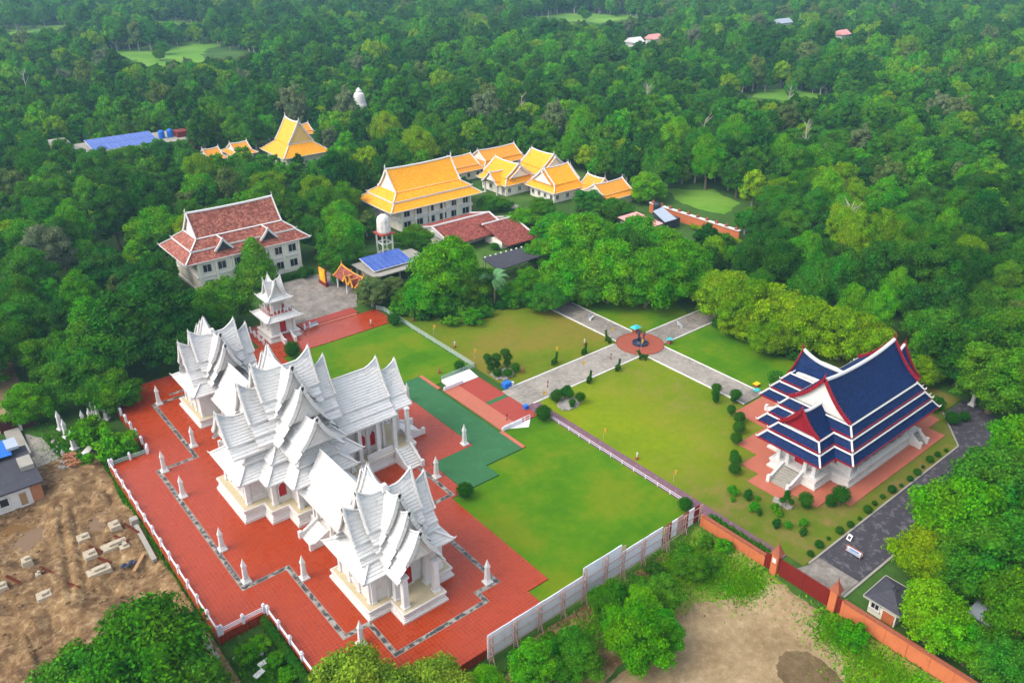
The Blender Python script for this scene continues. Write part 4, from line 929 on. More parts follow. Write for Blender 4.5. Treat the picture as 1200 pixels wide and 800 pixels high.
# solar shed, water tower
ss = thing('solar_shed', 'open concrete shed carrying a tilted rack of blue solar panels', 'shed', (91, 156, 0))
MB().box(84, 151, 2.9, 100.5, 161.5, 3.15).build('roof_slab', 'concrete', ss); columns(ss, [(85, 151.8), (91, 151.8), (99.5, 151.8), (85, 160.8), (99.5, 160.8)], 0, 2.9, .35, 'concrete'); MB().box(86, 158, 0, 98, 161, 2.9).build('wall', 'concrete', ss)
def solar(root, x0, y0, x1, y1, za, zb, nx, ny, frame='white_trim'):
    me = None
    w, d = (x1-x0)/nx, (y1-y0)/ny; dz = (zb-za)/ny
    b = MB(); b.add([(.07, .07, .06), (w-.07, .07, .06), (w-.07, d-.07, .06+dz*.97), (.07, d-.07, .06+dz*.97), (.04, .04, 0), (w-.04, .04, 0), (w-.04, d-.04, dz*.97), (.04, d-.04, dz*.97)], [(0, 1, 2, 3), (0, 4, 5, 1), (1, 5, 6, 2), (2, 6, 7, 3), (3, 7, 4, 0)]); me = b.mesh('solar_panel', 'solar_cell')
    L0 = root_loc(root)
    for i in range(nx):
        for j in range(ny): inst('solar_panel', me, root, Vector((x0+i*w, y0+j*d, za+j*dz))-L0)
    f = MB(); f.add([(x0-.1, y0-.1, za-.06), (x1+.1, y0-.1, za-.06), (x1+.1, y1+.1, zb-.06), (x0-.1, y1+.1, zb-.06), (x0-.1, y0-.1, za-.14), (x1+.1, y0-.1, za-.14), (x1+.1, y1+.1, zb-.14), (x0-.1, y1+.1, zb-.14)], [(0, 1, 2, 3), (7, 6, 5, 4), (0, 4, 5, 1), (1, 5, 6, 2), (2, 6, 7, 3), (3, 7, 4, 0)])
    for x in (x0+.5, x1-.5): f.bar((x, y1-.3, zb-.2), (x, y1-.3, za-.5), .1, .1)
    f.build('rack', frame, root)
solar(ss, 85.2, 153.2, 95.6, 159.6, 3.7, 4.9, 7, 2)
wtw = thing('water_tower', 'grey domed water tank on four concrete legs behind the solar shed', 'water tower', (95, 164.5, 0))
for a in (-1, 1):
    for b_ in (-1, 1): MB().cbox(95+a*1.35, 164.5+b_*1.35, 0, .3, .3, 7.5).build('leg', 'concrete_white', wtw)
br = MB()
for z in (2.6, 5.2):
    for a in (-1, 1): br.bar((93.65, 164.5+a*1.35, z), (96.35, 164.5+a*1.35, z), .22, .25); br.bar((95+a*1.35, 163.15, z), (95+a*1.35, 165.85, z), .22, .25)
br.build('brace', 'concrete_white', wtw); MB().box(93, 162.5, 7.5, 97, 166.5, 7.75).build('deck', 'red_concrete', wtw)
MB().lathe(95, 164.5, [(1.55, 7.75), (1.7, 8.1), (1.6, 10.8), (1.35, 11.6), (.7, 12.1), (.3, 12.2), (.02, 12.3)], 10).build('tank', 'grey_water_tank', wtw)
gs = thing('golden_shrine_gallery', 'small open gallery with golden gables beside the paved courtyard', 'pavilion', (79, 153.5, 0))
GK = Kit('dark_red_tiles', 'gold_trim', 'gold_trim', 'gold_trim', .6, False, None, .4, (.2, .4), .12)
gable(gs, 'y', 80, 149, 158.5, [(0, 4.6, 2.2, 2.9)], GK, (.3, .3)); columns(gs, [(78.3, 149.6), (78.3, 153.7), (78.3, 158), (81.7, 149.6), (81.7, 158)], 0, 3.0, .3)
for y in (150.5, 153): gable(gs, 'x', y, 77.6, 79.6, [(0, 4.4, .9, 3.0)], GK, (.2, 0), (1, 0), name='side_gable')
gy_ = thing('golden_sign_board', 'yellow and red framed shrine board standing between round bushes', 'shrine', (76.6, 161.6, 0))
b = MB(); b.box(76.3, 160.2, .9, 76.6, 163.0, 4.0); b.build('board', 'gold_trim', gy_); MB().box(76.25, 159.9, 0, 76.9, 163.3, .9).build('base', 'gate_red', gy_); MB().box(76.2, 160.7, 1.5, 76.29, 162.5, 3.4).build('picture', 'yellow_cloth', gy_)
for y in (160, 163.2): MB().tube([(76.5, y, .9), (76.5, y, 4.2), (76.3, y, 5.0)], [.16, .14, .02], 6).build('post', 'gate_red', gy_)
sb = thing('solar_roof_block', 'flat-roofed block deep in the forest with a row of blue solar panels', 'building', (76, 304, 0))
MB().box(60, 296, 0, 97, 313, 5.4).build('wall', 'mud_brick', sb); MB().box(59.6, 295.6, 5.4, 97.4, 313.4, 5.7).build('roof_slab', 'concrete', sb); solar(sb, 64.5, 297.5, 86, 308.5, 5.9, 7.6, 8, 2)
for x in (88.5, 91.5): MB().lathe(x, 303, [(1.1, 5.7), (1.1, 8.0), (.5, 8.5), (.05, 8.6)], 12).build('water_tank', 'blue_plastic', sb)
MB().box(93, 300, 5.7, 97, 305, 7.6).build('stair_box', 'gate_red', sb)
bk = thing('brick_stack_house', 'small brick building with grey top left of the solar panels', 'building', (57, 309, 0)); MB().box(54.5, 305, 0, 59, 312, 7).build('wall', 'mud_brick', bk); MB().box(54.2, 304.7, 7, 59.3, 312.3, 8.6).build('parapet', 'concrete', bk)
pk = thing('pink_shed', 'shed with faded pink corrugated roof among the trees', 'shed', (159, 140, 0)); MB().box(155.6, 135.6, 0, 162.5, 144.2, 2.6).build('wall', 'concrete', pk)
cr = MB()
for k in range(16): x = 155.2+k*.47; cr.add([(x, 135, 2.9), (x+.24, 135, 3.02), (x+.47, 135, 2.9), (x, 144.8, 3.6), (x+.24, 144.8, 3.72), (x+.47, 144.8, 3.6)], [(0, 1, 4, 3), (1, 2, 5, 4)])
cr.build('corrugated_roof', 'pink_sheet', pk)
gk = thing('grey_shed', 'shed with pale grey sheet roof beside a dark tank', 'shed', (168, 139.5, 0)); MB().box(164.6, 136.3, 0, 171, 142.6, 2.4).build('wall', 'pvc_dark', gk); MB().add([(164, 135.7, 2.7), (168.6, 135.6, 2.7), (171.6, 143.4, 3.4), (166.9, 142.6, 3.4), (164, 135.7, 2.8), (168.6, 135.6, 2.8), (171.6, 143.4, 3.5), (166.9, 142.6, 3.5)], [(3, 2, 1, 0), (4, 5, 6, 7), (0, 1, 5, 4), (1, 2, 6, 5), (2, 3, 7, 6), (3, 0, 4, 7)]).build('roof', 'grey_sheet', gk)
tk = thing('plastic_tank', 'dark upright plastic tank next to the grey shed', 'tank', (172.6, 146.2, 0)); MB().lathe(172.6, 146.2, [(1.0, 0), (1.0, 3.4), (.5, 3.9), (.02, 4)], 14).build('body', 'pvc_dark', tk)
dm = thing('white_stupa', 'white domed stupa tip rising above the distant trees', 'stupa', (171, 308, 0)); MB().lathe(171, 308, [(3, 0), (3, 6), (2.6, 7), (2.3, 9.5), (2.0, 10.6), (1.2, 11.2), (1.2, 11.8), (.2, 13)], 16).build('dome', 'white_stucco', dm)
for x, y, w, l, m, lb in ((400, 368, 9, 6, 'concrete_white', 'pale hut in a forest gap with two roofs'), (421, 371, 8, 6, 'pink_sheet', 'pinkish hut beside the pale hut in the forest gap'), (562, 372, 14, 7, 'grey_sheet', 'grey metal-roofed shed in the far clearing'), (534, 307, 9, 6, 'pink_sheet', 'pink-roofed hut at the far clearing edge'), (472, 333, 6, 5, 'concrete_white', 'tiny white hut left of the far clearing')):
    t = thing('far_hut', lb, 'hut', (x, y, 0)); MB().box(x-w/2, y-l/2, 0, x+w/2, y+l/2, 6.5).build('wall', 'concrete_white', t)
    MB().add([(x-w/2-1, y-l/2-1, 6.3), (x+w/2+1, y-l/2-1, 6.3), (x+w/2+1, y+l/2+1, 6.3), (x-w/2-1, y+l/2+1, 6.3), (x-w/2-1, y, 9), (x+w/2+1, y, 9)], [(0, 1, 5, 4), (2, 3, 4, 5), (0, 4, 3), (1, 2, 5)]).build('roof', m, t)
# ---------------------------------------------------------------- buildings and material on the muddy site
lh = thing('low_workshop', 'low flat-roofed workshop with brick end and brown door beside the muddy site', 'building', (2, 124, -1.1))
MB().box(-12, 118.8, -1.3, 8.1, 129.5, 1.9).build('wall', 'concrete_white', lh); MB().box(-12.4, 118.2, 1.9, 8.6, 130, 2.15).build('roof_slab', 'dark_roofing', lh)
MB().box(6.7, 118.72, -1.1, 8.15, 118.79, 1.7).build('brick_panel', 'mud_brick', lh); window(lh, 'y-', 118.78, 5.6, -1.0, .9, 2.1, pane='timber', name='door', mull=False); window(lh, 'y-', 118.78, 2.6, -.2, 2.2, 1.3)
MB().box(8.12, 119, -1.1, 8.18, 122, 1.5).build('brick_panel', 'mud_brick', lh); MB().box(6.6, 122.5, 2.15, 8.4, 125.6, 2.9).build('roof_parapet', 'concrete', lh)
MB().add([(-3, 127.5, 2.9), (6.4, 127.2, 2.8), (6.6, 131.5, 3.3), (-3, 132, 3.3)], [(0, 1, 2, 3)]).build('blue_tarpaulin', 'blue_plastic', lh)
for x in (0, 3, 6): MB().box(x, 128.2, 2.96, x+1.6, 131.2, 3.4).build('white_sheet', 'grey_sheet', lh)
ws = thing('concrete_walkway', 'raised pale concrete walkway slab behind the workshop', 'slab', (7.6, 136, -1)); MB().box(7.0, 131.5, -1.3, 9.2, 141, -.4).build('slab', 'concrete', ws)
mg = thing('maroon_gate', 'dark maroon sheet gate with a pale post at the head of the lane', 'gate', (9.5, 141.5, -1)); MB().bar((6.6, 141.5, .3), (9.4, 141.3, .3), .1, 2.6).build('gate_leaf', 'maroon_gate', mg); MB().bar((9.6, 141.2, .3), (11.6, 140.9, .3), .1, 2.6).build('gate_leaf', 'maroon_gate', mg); MB().cbox(9.5, 141.1, -1.2, .4, .4, 3.2).build('post', 'concrete_white', mg)
FTG = [(14.2, 105.4, 1.3, 1.6, 'small pale block near the plaza wall'), (12.9, 101.0, 3.2, 1.5, 'long pale L-shaped block beside the puddle'), (13.9, 99.9, 1.2, 1.3, 'low block against the long pale block'), (10.1, 105.3, 1.5, 1.4, 'block at the puddle edge with bent bars'),
       (9.9, 101.2, 1.5, 1.6, 'block with rusty bars across it between the ruts and the puddle'), (9.9, 97.2, 2.8, 1.4, 'broad block by the big tree'), (3.3, 96.9, 1.6, 1.4, 'rough round-edged block in the churned mud'), (3.0, 105.3, 1.1, 1.2, 'small block below the brown pond'), (3.6, 101.4, .6, .6, 'tiny block beside the rusty bars'), (-.6, 102, 1.3, 1.3, 'block at the far side of the ruts')]
for x, y, a, b_, lb in FTG:
    t = thing('concrete_footing', 'concrete footing, ' + lb, 'footing', (x, y, -1.1), 'concrete footings on the building site')
    b = MB(); b.frust(x, y, -1.5, -.55, a/2+.12, b_/2+.12, a/2, b_/2); b.build('block', 'footing_tan', t)
    b = MB(); b.cbox(x+.1, y, -.56, a*.45, b_*.45, .35); b.build('stub', 'footing_tan', t)
for k, (x, y, dx, dy) in enumerate(((13.6, 103.2, .9, -3.0), (15.4, 105, .8, -3.6), (10.3, 103.2, .9, -2.8), (10.6, 100, .9, -2.6), (4.2, 103, 1.6, -4.4), (5.6, 98.5, 1.5, -3.2), (.4, 104, .9, -2.8))):
    t = thing('rebar_cage', ['rusty rebar cage beside the small pale block', 'rusty rebar cage leaning along the plaza wall', 'rusty rebar cage between two blocks near the puddle', 'rusty rebar cage at the broad block', 'long rusty rebar cage in the churned mud', 'rusty rebar cage under the big tree', 'rusty rebar cage beyond the wheel ruts'][k], 'rebar', (x, y, -1), 'rebar cages on the building site')
    b = MB()
    for a, c_ in ((-.14, -.14), (.14, -.14), (.14, .14), (-.14, .14)): b.tube([(x+a, y+c_, -1.1), (x+a+dx*.5, y+c_+dy*.5, -.75), (x+a+dx, y+c_+dy, -.6)], .035, 4)
    b.build('bars', 'rust', t); b = MB()
    for j in range(9):
        f = j/8; q = Vector((x+dx*f, y+dy*f, -1.1+.5*f)); b.cbox(q.x, q.y, q.z-.02, .36, .05, .3)
    b.build('ties', 'rust', t)
t = thing('concrete_beam', 'long pale concrete beam lying along the plaza wall', 'beam', (16.3, 99, -1)); MB().bar((16.5, 103.4, -.85), (16.2, 94.6, -.85), .6, .5).build('beam', 'concrete', t)
t = thing('concrete_beam', 'pale concrete beam beside the sunken garden corner', 'beam', (16.3, 76, -1)); MB().bar((16.4, 79.0, -1), (16.3, 73.4, -1), .7, .35).build('beam', 'concrete', t)
t = thing('concrete_cube', 'grey concrete cube at the end of the long beam', 'block', (16.6, 104.3, -1)); MB().frust(16.6, 104.4, -1.4, -.2, .55, .55, .5, .5).build('cube', 'concrete', t)
t = thing('timber_plank', 'light timber plank lying near the big tree', 'plank', (14.4, 95.5, -1)); MB().bar((13.4, 94.3, -.85), (15.4, 96.7, -.7), .45, .1).build('plank', 'timber', t)
t = thing('blue_tarpaulin', 'crumpled dark blue tarpaulin beside the plank', 'tarpaulin', (13.0, 96.3, -1))
b = MB()
for k in range(6): b.ball(12.5+k*.3, 96.1+.3*math.sin(k*2), -.85, .35, .3, .22, 7, 4)
b.build('folds', 'bronze_blue', t)
t = thing('brick_pile', 'pile of pale bricks beside the cement lane', 'bricks', (13.7, 126, -1))
bm = MB().box(-.24, -.12, 0, .24, .12, .14).mesh('brick', 'mud_brick')
for k in range(84): inst('brick', bm, t, (random.uniform(-.9, .9), random.uniform(-2.0, 2.0), random.choice((0, .14, .28, .42))+.02), random.choice((0, 1.57))+random.uniform(-.12, .12))
MB().box(12.8, 124, -1.2, 14.6, 128, -.98).build('pallet', 'timber', t)
t = thing('stone_slab', 'tilted pale stone slab between the brick pile and the bushes', 'slab', (16, 126.5, -1)); MB().bar((15.1, 125.9, -.8), (17.0, 127.6, -.6), 1.1, .16).build('slab', 'concrete_white', t)
t = thing('rubble', 'scattered grey rubble and sacks by the lane edge', 'rubble', (12.5, 130, -1)); b = MB()
for k in range(26): b.ball(12.4+random.uniform(-.7, 1.1), 129+random.uniform(-5, 5), -.95, random.uniform(.12, .4), random.uniform(.12, .4), random.uniform(.1, .25), 6, 4)
o = b.build('stones', 'rock', t); o['kind'] = 'stuff'
r_ = random.Random(31); b = MB()
for k in range(900):
    x, y = r_.uniform(-16, 16.4), r_.uniform(64, 121); s = r_.choice((.08, .1, .14, .2, .3))*r_.uniform(.7, 1.3)
    i, j = int((x+22)/.27), int((y-56)/.27); zz = -1.05+float(relief[min(j, relief.shape[0]-1), min(i, relief.shape[1]-1)]); b.ball(x, y, zz+s*.2, s, s*r_.uniform(.6, 1), s*.6, 5, 3)
o = b.build('earth_clods', 'dirt'); o['kind'] = 'stuff'; tag(o, 'scattered clods and stones on the churned building site', 'rubble')
for k, (x, y, a, h) in enumerate(((-2.5, 109, 2.6, 1.0), (8.6, 114.5, 2.0, .8), (-6, 101, 3.2, 1.3), (1.2, 92.5, 2.6, .9), (-9, 112, 3, 1.2), (14.2, 113.2, 1.8, .7))):
    t = thing('soil_heap', 'heap of pale excavated soil ' + ('beside the brown pond', 'by the lane end above the ruts', 'at the far side of the site', 'beyond the big tree', 'in front of the workshop', 'against the plaza wall weeds')[k], 'soil', (x, y, -1.1), 'soil heaps')
    v, f = [], []; n, m = 26, 7
    for i in range(m+1):
        for q in range(n):
            an = q/n*2*math.pi; rr = a*i/m*(1+.16*math.sin(2*an+k)+.08*math.sin(3*an+2*k)); v.append((x+rr*math.cos(an), y+rr*math.sin(an)*1.3, -1.4+(h+.35)*(1-(i/m)**1.4)*(1+.1*math.sin(an*2+i*.7+k))))
    for i in range(m):
        for q in range(n): f.append((i*n+q, (i+1)*n+q, (i+1)*n+(q+1) % n, i*n+(q+1) % n))
    MB().add(v, f).build('mound', 'dirt', t, smooth=True)
sg = thing('garden_slabs', 'broken pale slabs lying in the sunken garden', 'slabs', (19.5, 70.5, -1.1))
for x, y, a in ((17.9, 72.2, .6), (19.6, 69.6, .1), (20.4, 71.0, 1.1), (18.6, 68.4, .3)): MB().bar((x, y, -1.02), (x+1.3*math.cos(a), y+1.3*math.sin(a), -.98), .7, .18).build('slab', 'concrete_white', sg)

# ---------------------------------------------------------------- things on the lawns and paths
st_ = thing('fountain_statue', 'dark bronze standing figures on a round blue-black basin in the brick circle', 'statue', (110.9, 95.3, .13))
MB().lathe(110.9, 95.3, [(1.55, .13), (1.6, .45), (1.45, .5), (1.35, .38), (.9, .42), (.7, .8), (.01, .85)], 28).build('basin', 'bronze_blue', st_)
def figure(mb, x, y, z, h, lean=0, arm=1):
    k = h/1.8
    mb.tube([(x-.12*k, y, z), (x-.1*k, y, z+.45*k), (x-.06*k, y, z+.9*k)], [.09*k, .1*k, .13*k], 7); mb.tube([(x+.14*k, y, z), (x+.1*k, y, z+.45*k), (x+.06*k, y, z+.9*k)], [.09*k, .1*k, .13*k], 7)
    mb.tube([(x, y, z+.82*k), (x, y, z+1.1*k), (x+lean, y, z+1.4*k), (x+lean, y, z+1.52*k)], [.18*k, .17*k, .23*k, .09*k], 9)
    mb.tube([(x-.22*k, y, z+1.42*k), (x-.34*k, y-.1*k, z+1.12*k), (x-.2*k, y-.32*k, z+1.05*k)], [.08*k, .065*k, .05*k], 6)
    mb.tube([(x+.22*k, y, z+1.42*k), (x+.38*k, y-.05*k, z+1.2*k), (x+.42*k, y-.1*k, z+(1.55 if arm else .85)*k)], [.08*k, .065*k, .05*k], 6)
    mb.ball(x+lean, y, z+1.67*k, .115*k, .13*k, .15*k, 9, 6)
for x, y, h in ((110.6, 95.5, 2.4), (111.5, 95.0, 1.6), (110.3, 94.8, 1.2)):
    b = MB(); figure(b, x, y, .8, h); b.build('figure', 'bronze_blue', st_, smooth=True)
def flag(x, y, where):
    t = thing('pennant', 'small yellow pennant on a thin pole ' + where, 'flag', (x, y, 0), 'yellow pennants'); MB().tube([(x, y, -.05), (x, y, 2.3)], .03, 5).build('pole', 'pale_bark', t)
    v = []; n = 6
    for k in range(n+1): f = k/n; v += [(x+.02+.55*f, y+.1*math.sin(f*5), 2.25-.25*f), (x+.02+.55*f*.7, y+.1*math.sin(f*5+.5), 1.0+.55*f)]
    MB().add(v, [(2*k, 2*k+1, 2*k+3, 2*k+2) for k in range(n)]).build('cloth', 'yellow_cloth', t)
for x, y, w in ((81.7, 111.1, 'by the corner of the grey-green railing'), (94.4, 101.9, 'behind an animal bush on the dry lawn'), (81.6, 91.0, 'at the head of the purple walkway'), (81.5, 76.1, 'halfway along the purple walkway'), (81.6, 61.5, 'near the hoarding end of the purple walkway'), (81.6, 124.6, 'on the dry lawn beside the railing'), (81.7, 139.2, 'under the trees behind the bright lawn'), (94.5, 94.5, 'in the middle of the main path'), (108.6, 101.0, 'where cross path meets dry lawn'), (109.3, 93.6, 'in front of the fountain statue')): flag(x, y, w)
for x, y, w in ((85.7, 94.4, 'on the main path beside the rock garden'), (73.1, 90.5, 'on the entrance paving'), (101.9, 94.5, 'on the main path near the circle')):
    t = thing('marker_post', 'small dark red marker post ' + w, 'post', (x, y, .05), 'red marker posts'); MB().lathe(x, y, [(.2, .05), (.16, .12), (.06, .2), (.05, .9), (.13, 1.0), (.1, 1.25), (.01, 1.3)], 8).build('shaft', 'gate_red', t)
for x, y, z, m, w in ((73.9, 136.1, .1, 'white_trim', 'on a red pot at the red terrace edge'), (81.7, 117.4, 0, 'white_trim', 'on the dry lawn beside the railing'), (81.9, 132.6, 0, 'white_trim', 'by the bushes behind the bright lawn'), (85.6, 101.2, 0, 'terrace_salmon', 'at the edge of the rock garden'), (102.1, 102.0, 0, 'concrete_white', 'on the dry lawn near a clipped bush'), (81.7, 69.0, 0, 'concrete_white', 'on the golden lawn by the purple walkway'), (73.5, 110.9, 0, 'terrace_salmon', 'on the bright lawn inside the railing corner')):
    t = thing('garden_statue', 'small standing statue ' + w, 'statue', (x, y, z), 'small garden statues'); MB().lathe(x, y, [(.28, z), (.24, z+.3), (.3, z+.34), (.3, z+.4)], 10).build('pedestal', 'brick_cap', t)
    b = MB(); figure(b, x, y, z+.4, 1.0, arm=0); b.build('figure', m, t, smooth=True)
def bench(x, y, rz, where, m='concrete_white'):
    t = thing('bench', 'white bench with backrest ' + where, 'bench', (x, y, .05), None, rz)
    inst('seat', MB().box(-.9, -.25, .42, .9, .25, .5).mesh('seat', m), t); inst('backrest', MB().box(-.9, .22, .5, .9, .3, 1.0).mesh('backrest', 'grey_sheet'), t)
    lm = MB().box(-.06, -.22, 0, .06, .22, .42).mesh('leg', m); inst('leg', lm, t, (-.7, 0, 0)); inst('leg', lm, t, (.7, 0, 0))
bench(111.3, 109.5, .4, 'on the dark upper cross path'); bench(122.9, 95.3, 1.2, 'on the cross path under the tree row'); bench(64.6, 142.95, .1, 'on the ramp of the upper red terrace')
t = thing('teal_kiosk', 'little shrine box with a turquoise roof behind the brick circle', 'kiosk', (113.9, 99.3, 0)); MB().box(113.4, 98.9, 0, 114.4, 99.8, 1.2).build('box', 'brick_cap', t); MB().frust(113.9, 99.35, 1.2, 1.6, 1.0, .8, .5, .35).build('roof', 'teal_metal', t)
for x, y, z0, m, lb in ((115.6, 91.8, 1.0, 'teal_metal', 'turquoise sign board on a brick base beside the circle'), (115.0, 70.8, .5, 'yellow_cloth', 'pale yellow notice board on the lawn near the blue hall'), (113.4, 69.6, .3, 'teal_metal', 'small blue board at the end of the cross path')):
    t = thing('notice_board', lb, 'sign', (x, y, 0)); MB().box(x-.45, y-.4, 0, x+.45, y+.4, z0*.5).build('base', 'brick_cap', t); b = MB(); b.bar((x-.6, y, z0), (x+.6, y, z0), .9, .1); b.bar((x, y, 0), (x, y, z0), .12, .12); b.build('board', m, t)
t = thing('blue_cart', 'bright blue covered box with a white barrel at the edge of the path', 'cart', (80.2, 98.9, 0)); MB().frust(79.9, 99.0, .1, .9, .75, .55, .7, .5).build('box', 'blue_plastic', t); MB().frust(79.9, 99, .9, 1.1, .8, .6, .7, .5).build('lid', 'blue_plastic', t); MB().lathe(81.0, 98.7, [(.3, .05), (.32, .8), (.02, .85)], 12).build('barrel', 'white_trim', t)
t = thing('blue_bin', 'small blue box at the foot of the entrance paving', 'bin', (77.8, 91.2, 0)); MB().frust(77.8, 91.2, .05, .7, .35, .3, .4, .34).build('body', 'blue_plastic', t); MB().cbox(77.8, 91.2, .7, .86, .74, .08).build('lid', 'blue_plastic', t)
t = thing('road_barrier', 'white and blue rack barrier standing on the asphalt inside the gate', 'barrier', (88.0, 35.9, 0))
b = MB()
for y in (34.9, 37.0): b.bar((87.6, y, 0), (88, y, 1.1), .08, .08); b.bar((88.4, y, 0), (88, y, 1.1), .08, .08)
b.build('trestle', 'brick_cap', t); MB().box(87.93, 34.8, .5, 88.0, 37.1, .95).build('panel', 'white_trim', t); MB().box(87.7, 34.9, .3, 88.3, 37.0, .36).build('shelf', 'grey_sheet', t); MB().box(87.9, 35.3, .62, 87.925, 36.6, .78).build('stripe', 'blue_plastic', t); MB().bar((88, 34.8, 1.1), (88, 37.1, 1.1), .08, .08).build('top_bar', 'brick_cap', t)
t = thing('road_sign_board', 'small square white sign board with dark print beside the barrier', 'sign', (90.3, 37.9, 0)); b = MB(); b.add([(90.0, 37.6, .05), (90.0, 38.25, .05), (90.4, 38.25, .8), (90.4, 37.6, .8), (90.05, 37.6, .05), (90.05, 38.25, .05), (90.45, 38.25, .8), (90.45, 37.6, .8)], [(3, 2, 1, 0), (4, 5, 6, 7), (0, 1, 5, 4), (1, 2, 6, 5), (2, 3, 7, 6), (3, 0, 4, 7)]); b.build('board', 'white_trim', t); MB().add([(90.08, 37.73, .22), (90.08, 38.12, .22), (90.29, 38.12, .62), (90.29, 37.73, .62)], [(0, 1, 2, 3)]).build('print', 'dark_glass', t)
t = thing('stele', 'tall grey weathered stele at the road edge under dark trees', 'stele', (138.4, 43.2, 0)); inst('shaft', SM, t, scale=(1, 1, 1.1)); inst('tip', PM, t, (0, 0, 3.85))
t = thing('stone_bench', 'low stone step bench at the terrace edge beside a shrub', 'bench', (91.2, 48, 0)); MB().box(89.6, 46.6, 0, 90.1, 49.6, .4).build('seat', 'concrete', t); MB().box(89.2, 46.8, 0, 89.55, 49.4, .2).build('step', 'concrete', t)
# power poles with transformer
pw = thing('transformer_pole', 'pair of rusty utility poles carrying a pale transformer and insulators', 'utility pole', (83, 14.2, 0))
for x, y in ((82.1, 15.0), (84.2, 13.2)): MB().tube([(x, y, -.3), (x, y, 8.4)], [.16, .12], 8).build('pole', 'rust', pw)
for z, l in ((7.9, .9), (5.6, .5), (2.4, .6)): MB().bar((82.1-.76*l, 15+.65*l, z), (84.2+.76*l, 13.2-.65*l, z), .14, .16).build('crossarm', 'pale_bark', pw)
b = MB(); b.lathe(83.1, 14.1, [(.5, 2.5), (.5, 3.6), (.4, 3.75), (.02, 3.8)], 12); b.cbox(83.1, 14.1, 2.7, 1.3, .5, .7); b.build('transformer', 'grey_sheet', pw)
for x, y, z in ((82.7, 14.5, 3.75), (83.1, 14.1, 3.85), (83.5, 13.8, 3.75), (81.6, 15.4, 8.0), (83.1, 14.1, 8.0), (84.6, 12.9, 8.0), (82.6, 14.6, 5.7), (83.6, 13.7, 5.7)): MB().lathe(x, y, [(.06, z), (.13, z+.1), (.07, z+.15), (.12, z+.25), (.04, z+.4)], 8).build('insulator', 'white_trim', pw)
MB().tube([(82.1, 15, 5.2), (79.8, 17.2, 0)], .02, 4).build('guy_wire', 'grey_sheet', pw)

# ---------------------------------------------------------------- foliage
def leaf_mesh(name, clus, nl, size, mat, seed, up=.35, core=.74, fold=.35):
    """leaf clumps (cx,cy,cz,rx,ry,rz) covered with rhombic leaves standing off a lumpy core"""
    r = np.random.default_rng(seed); C = np.array(clus, float); A = C[:, 3]*C[:, 4]+C[:, 3]*C[:, 5]; n = len(C)
    cnt = np.maximum(8, (nl*A/A.sum()).astype(int)); idx = np.repeat(np.arange(n), cnt); N = len(idx)
    d = r.normal(size=(N, 3)); d /= np.linalg.norm(d, axis=1, keepdims=True); d[:, 2] = np.where(d[:, 2] < -.35, -d[:, 2], d[:, 2])
    rad = r.uniform(.66, 1.22, (N, 1))**1.0; p = C[idx, :3] + d*C[idx, 3:6]*rad
    nrm = d + np.array([0, 0, up]) + r.normal(scale=.75, size=(N, 3)); nrm /= np.linalg.norm(nrm, axis=1, keepdims=True)
    t = np.cross(nrm, r.normal(size=(N, 3))); t /= np.linalg.norm(t, axis=1, keepdims=True); b = np.cross(nrm, t)
    s = size*r.uniform(.6, 1.3, (N, 1))
    V = np.stack([p - t*s*.9, p + b*s*.5 - nrm*s*.12, p + t*s*.9 - nrm*s*.25, p - b*s*.5 - nrm*s*.12], 1).reshape(-1, 3)
    F = np.arange(N*4).reshape(-1, 4)
    vs_, fs = [V], [F]; o = len(V)
    if core:
        ph = np.linspace(0, np.pi, 6); th = np.linspace(0, 2*np.pi, 8, endpoint=False)
        U = np.array([[np.sin(a)*np.cos(q_), np.sin(a)*np.sin(q_), np.cos(a)] for a in ph for q_ in th])
        q_ = [];
        for i in range(5):
            for k in range(8): q_.append((i*8+k, (i+1)*8+k, (i+1)*8+(k+1) % 8, i*8+(k+1) % 8))
        q_ = np.array(q_)
        for c in C:
            vs_.append(c[:3] + U*c[3:6]*core*r.uniform(.9, 1.05, (len(U), 1))); fs.append(q_+o); o += len(U)
    V = np.concatenate(vs_); F = np.concatenate(fs)
    me = bpy.data.meshes.new(name); me.vertices.add(len(V)); me.vertices.foreach_set('co', V.astype(np.float32).ravel())
    me.loops.add(F.size); me.loops.foreach_set('vertex_index', F.ravel().astype(np.int32)); me.polygons.add(len(F)); me.polygons.foreach_set('loop_start', (np.arange(len(F))*4).astype(np.int32))
    me.update(); me.materials.append(MT(mat)); return me
def crown_clusters(kind, n, seed):
    r = random.Random(seed); out = []
    for k in range(n):
        if kind == 'cone':
            h = k/n; z = .28+1.62*h; R_ = (1-h)**.8*.92; a = k*2.4; q_ = R_*r.uniform(.45, .8); s = .16+.22*(1-h); out.append((q_*math.cos(a), q_*math.sin(a), z, s*1.1, s*1.1, s*.6)); continue
        # golden-angle spread over an uneven dome, a few clumps inside
        f = (k+.5)/n; el = math.asin(min(1, -.7+1.7*f)); a = k*2.39996+r.uniform(-.3, .3)
        if kind == 'tall': hz, zc, zb = .95, 1.3, .55
        elif kind == 'flat': hz, zc, zb = .48, .95, .4
        elif kind == 'bush': hz, zc, zb = .55, .5, .3
        else: hz, zc, zb = .66, 1.08, .5
        rr = r.uniform(.45, .9)*(1+.2*math.sin(2*a+seed)); s = r.uniform(.17, .34)
        out.append((rr*math.cos(el)*math.cos(a), rr*math.cos(el)*math.sin(a), zc+hz*math.sin(el)*r.uniform(.7, 1.2)+r.uniform(-.08, .08), s, s*r.uniform(.85, 1.15), s*r.uniform(.65, .9)))
    if kind not in ('cone',):
        for k in range(max(2, n//8)): out.append((r.uniform(-.35, .35), r.uniform(-.35, .35), {'tall': 1.3, 'flat': .9, 'bush': .45}.get(kind, 1.05)+r.uniform(-.2, .2), .42, .42, .38))
    return out
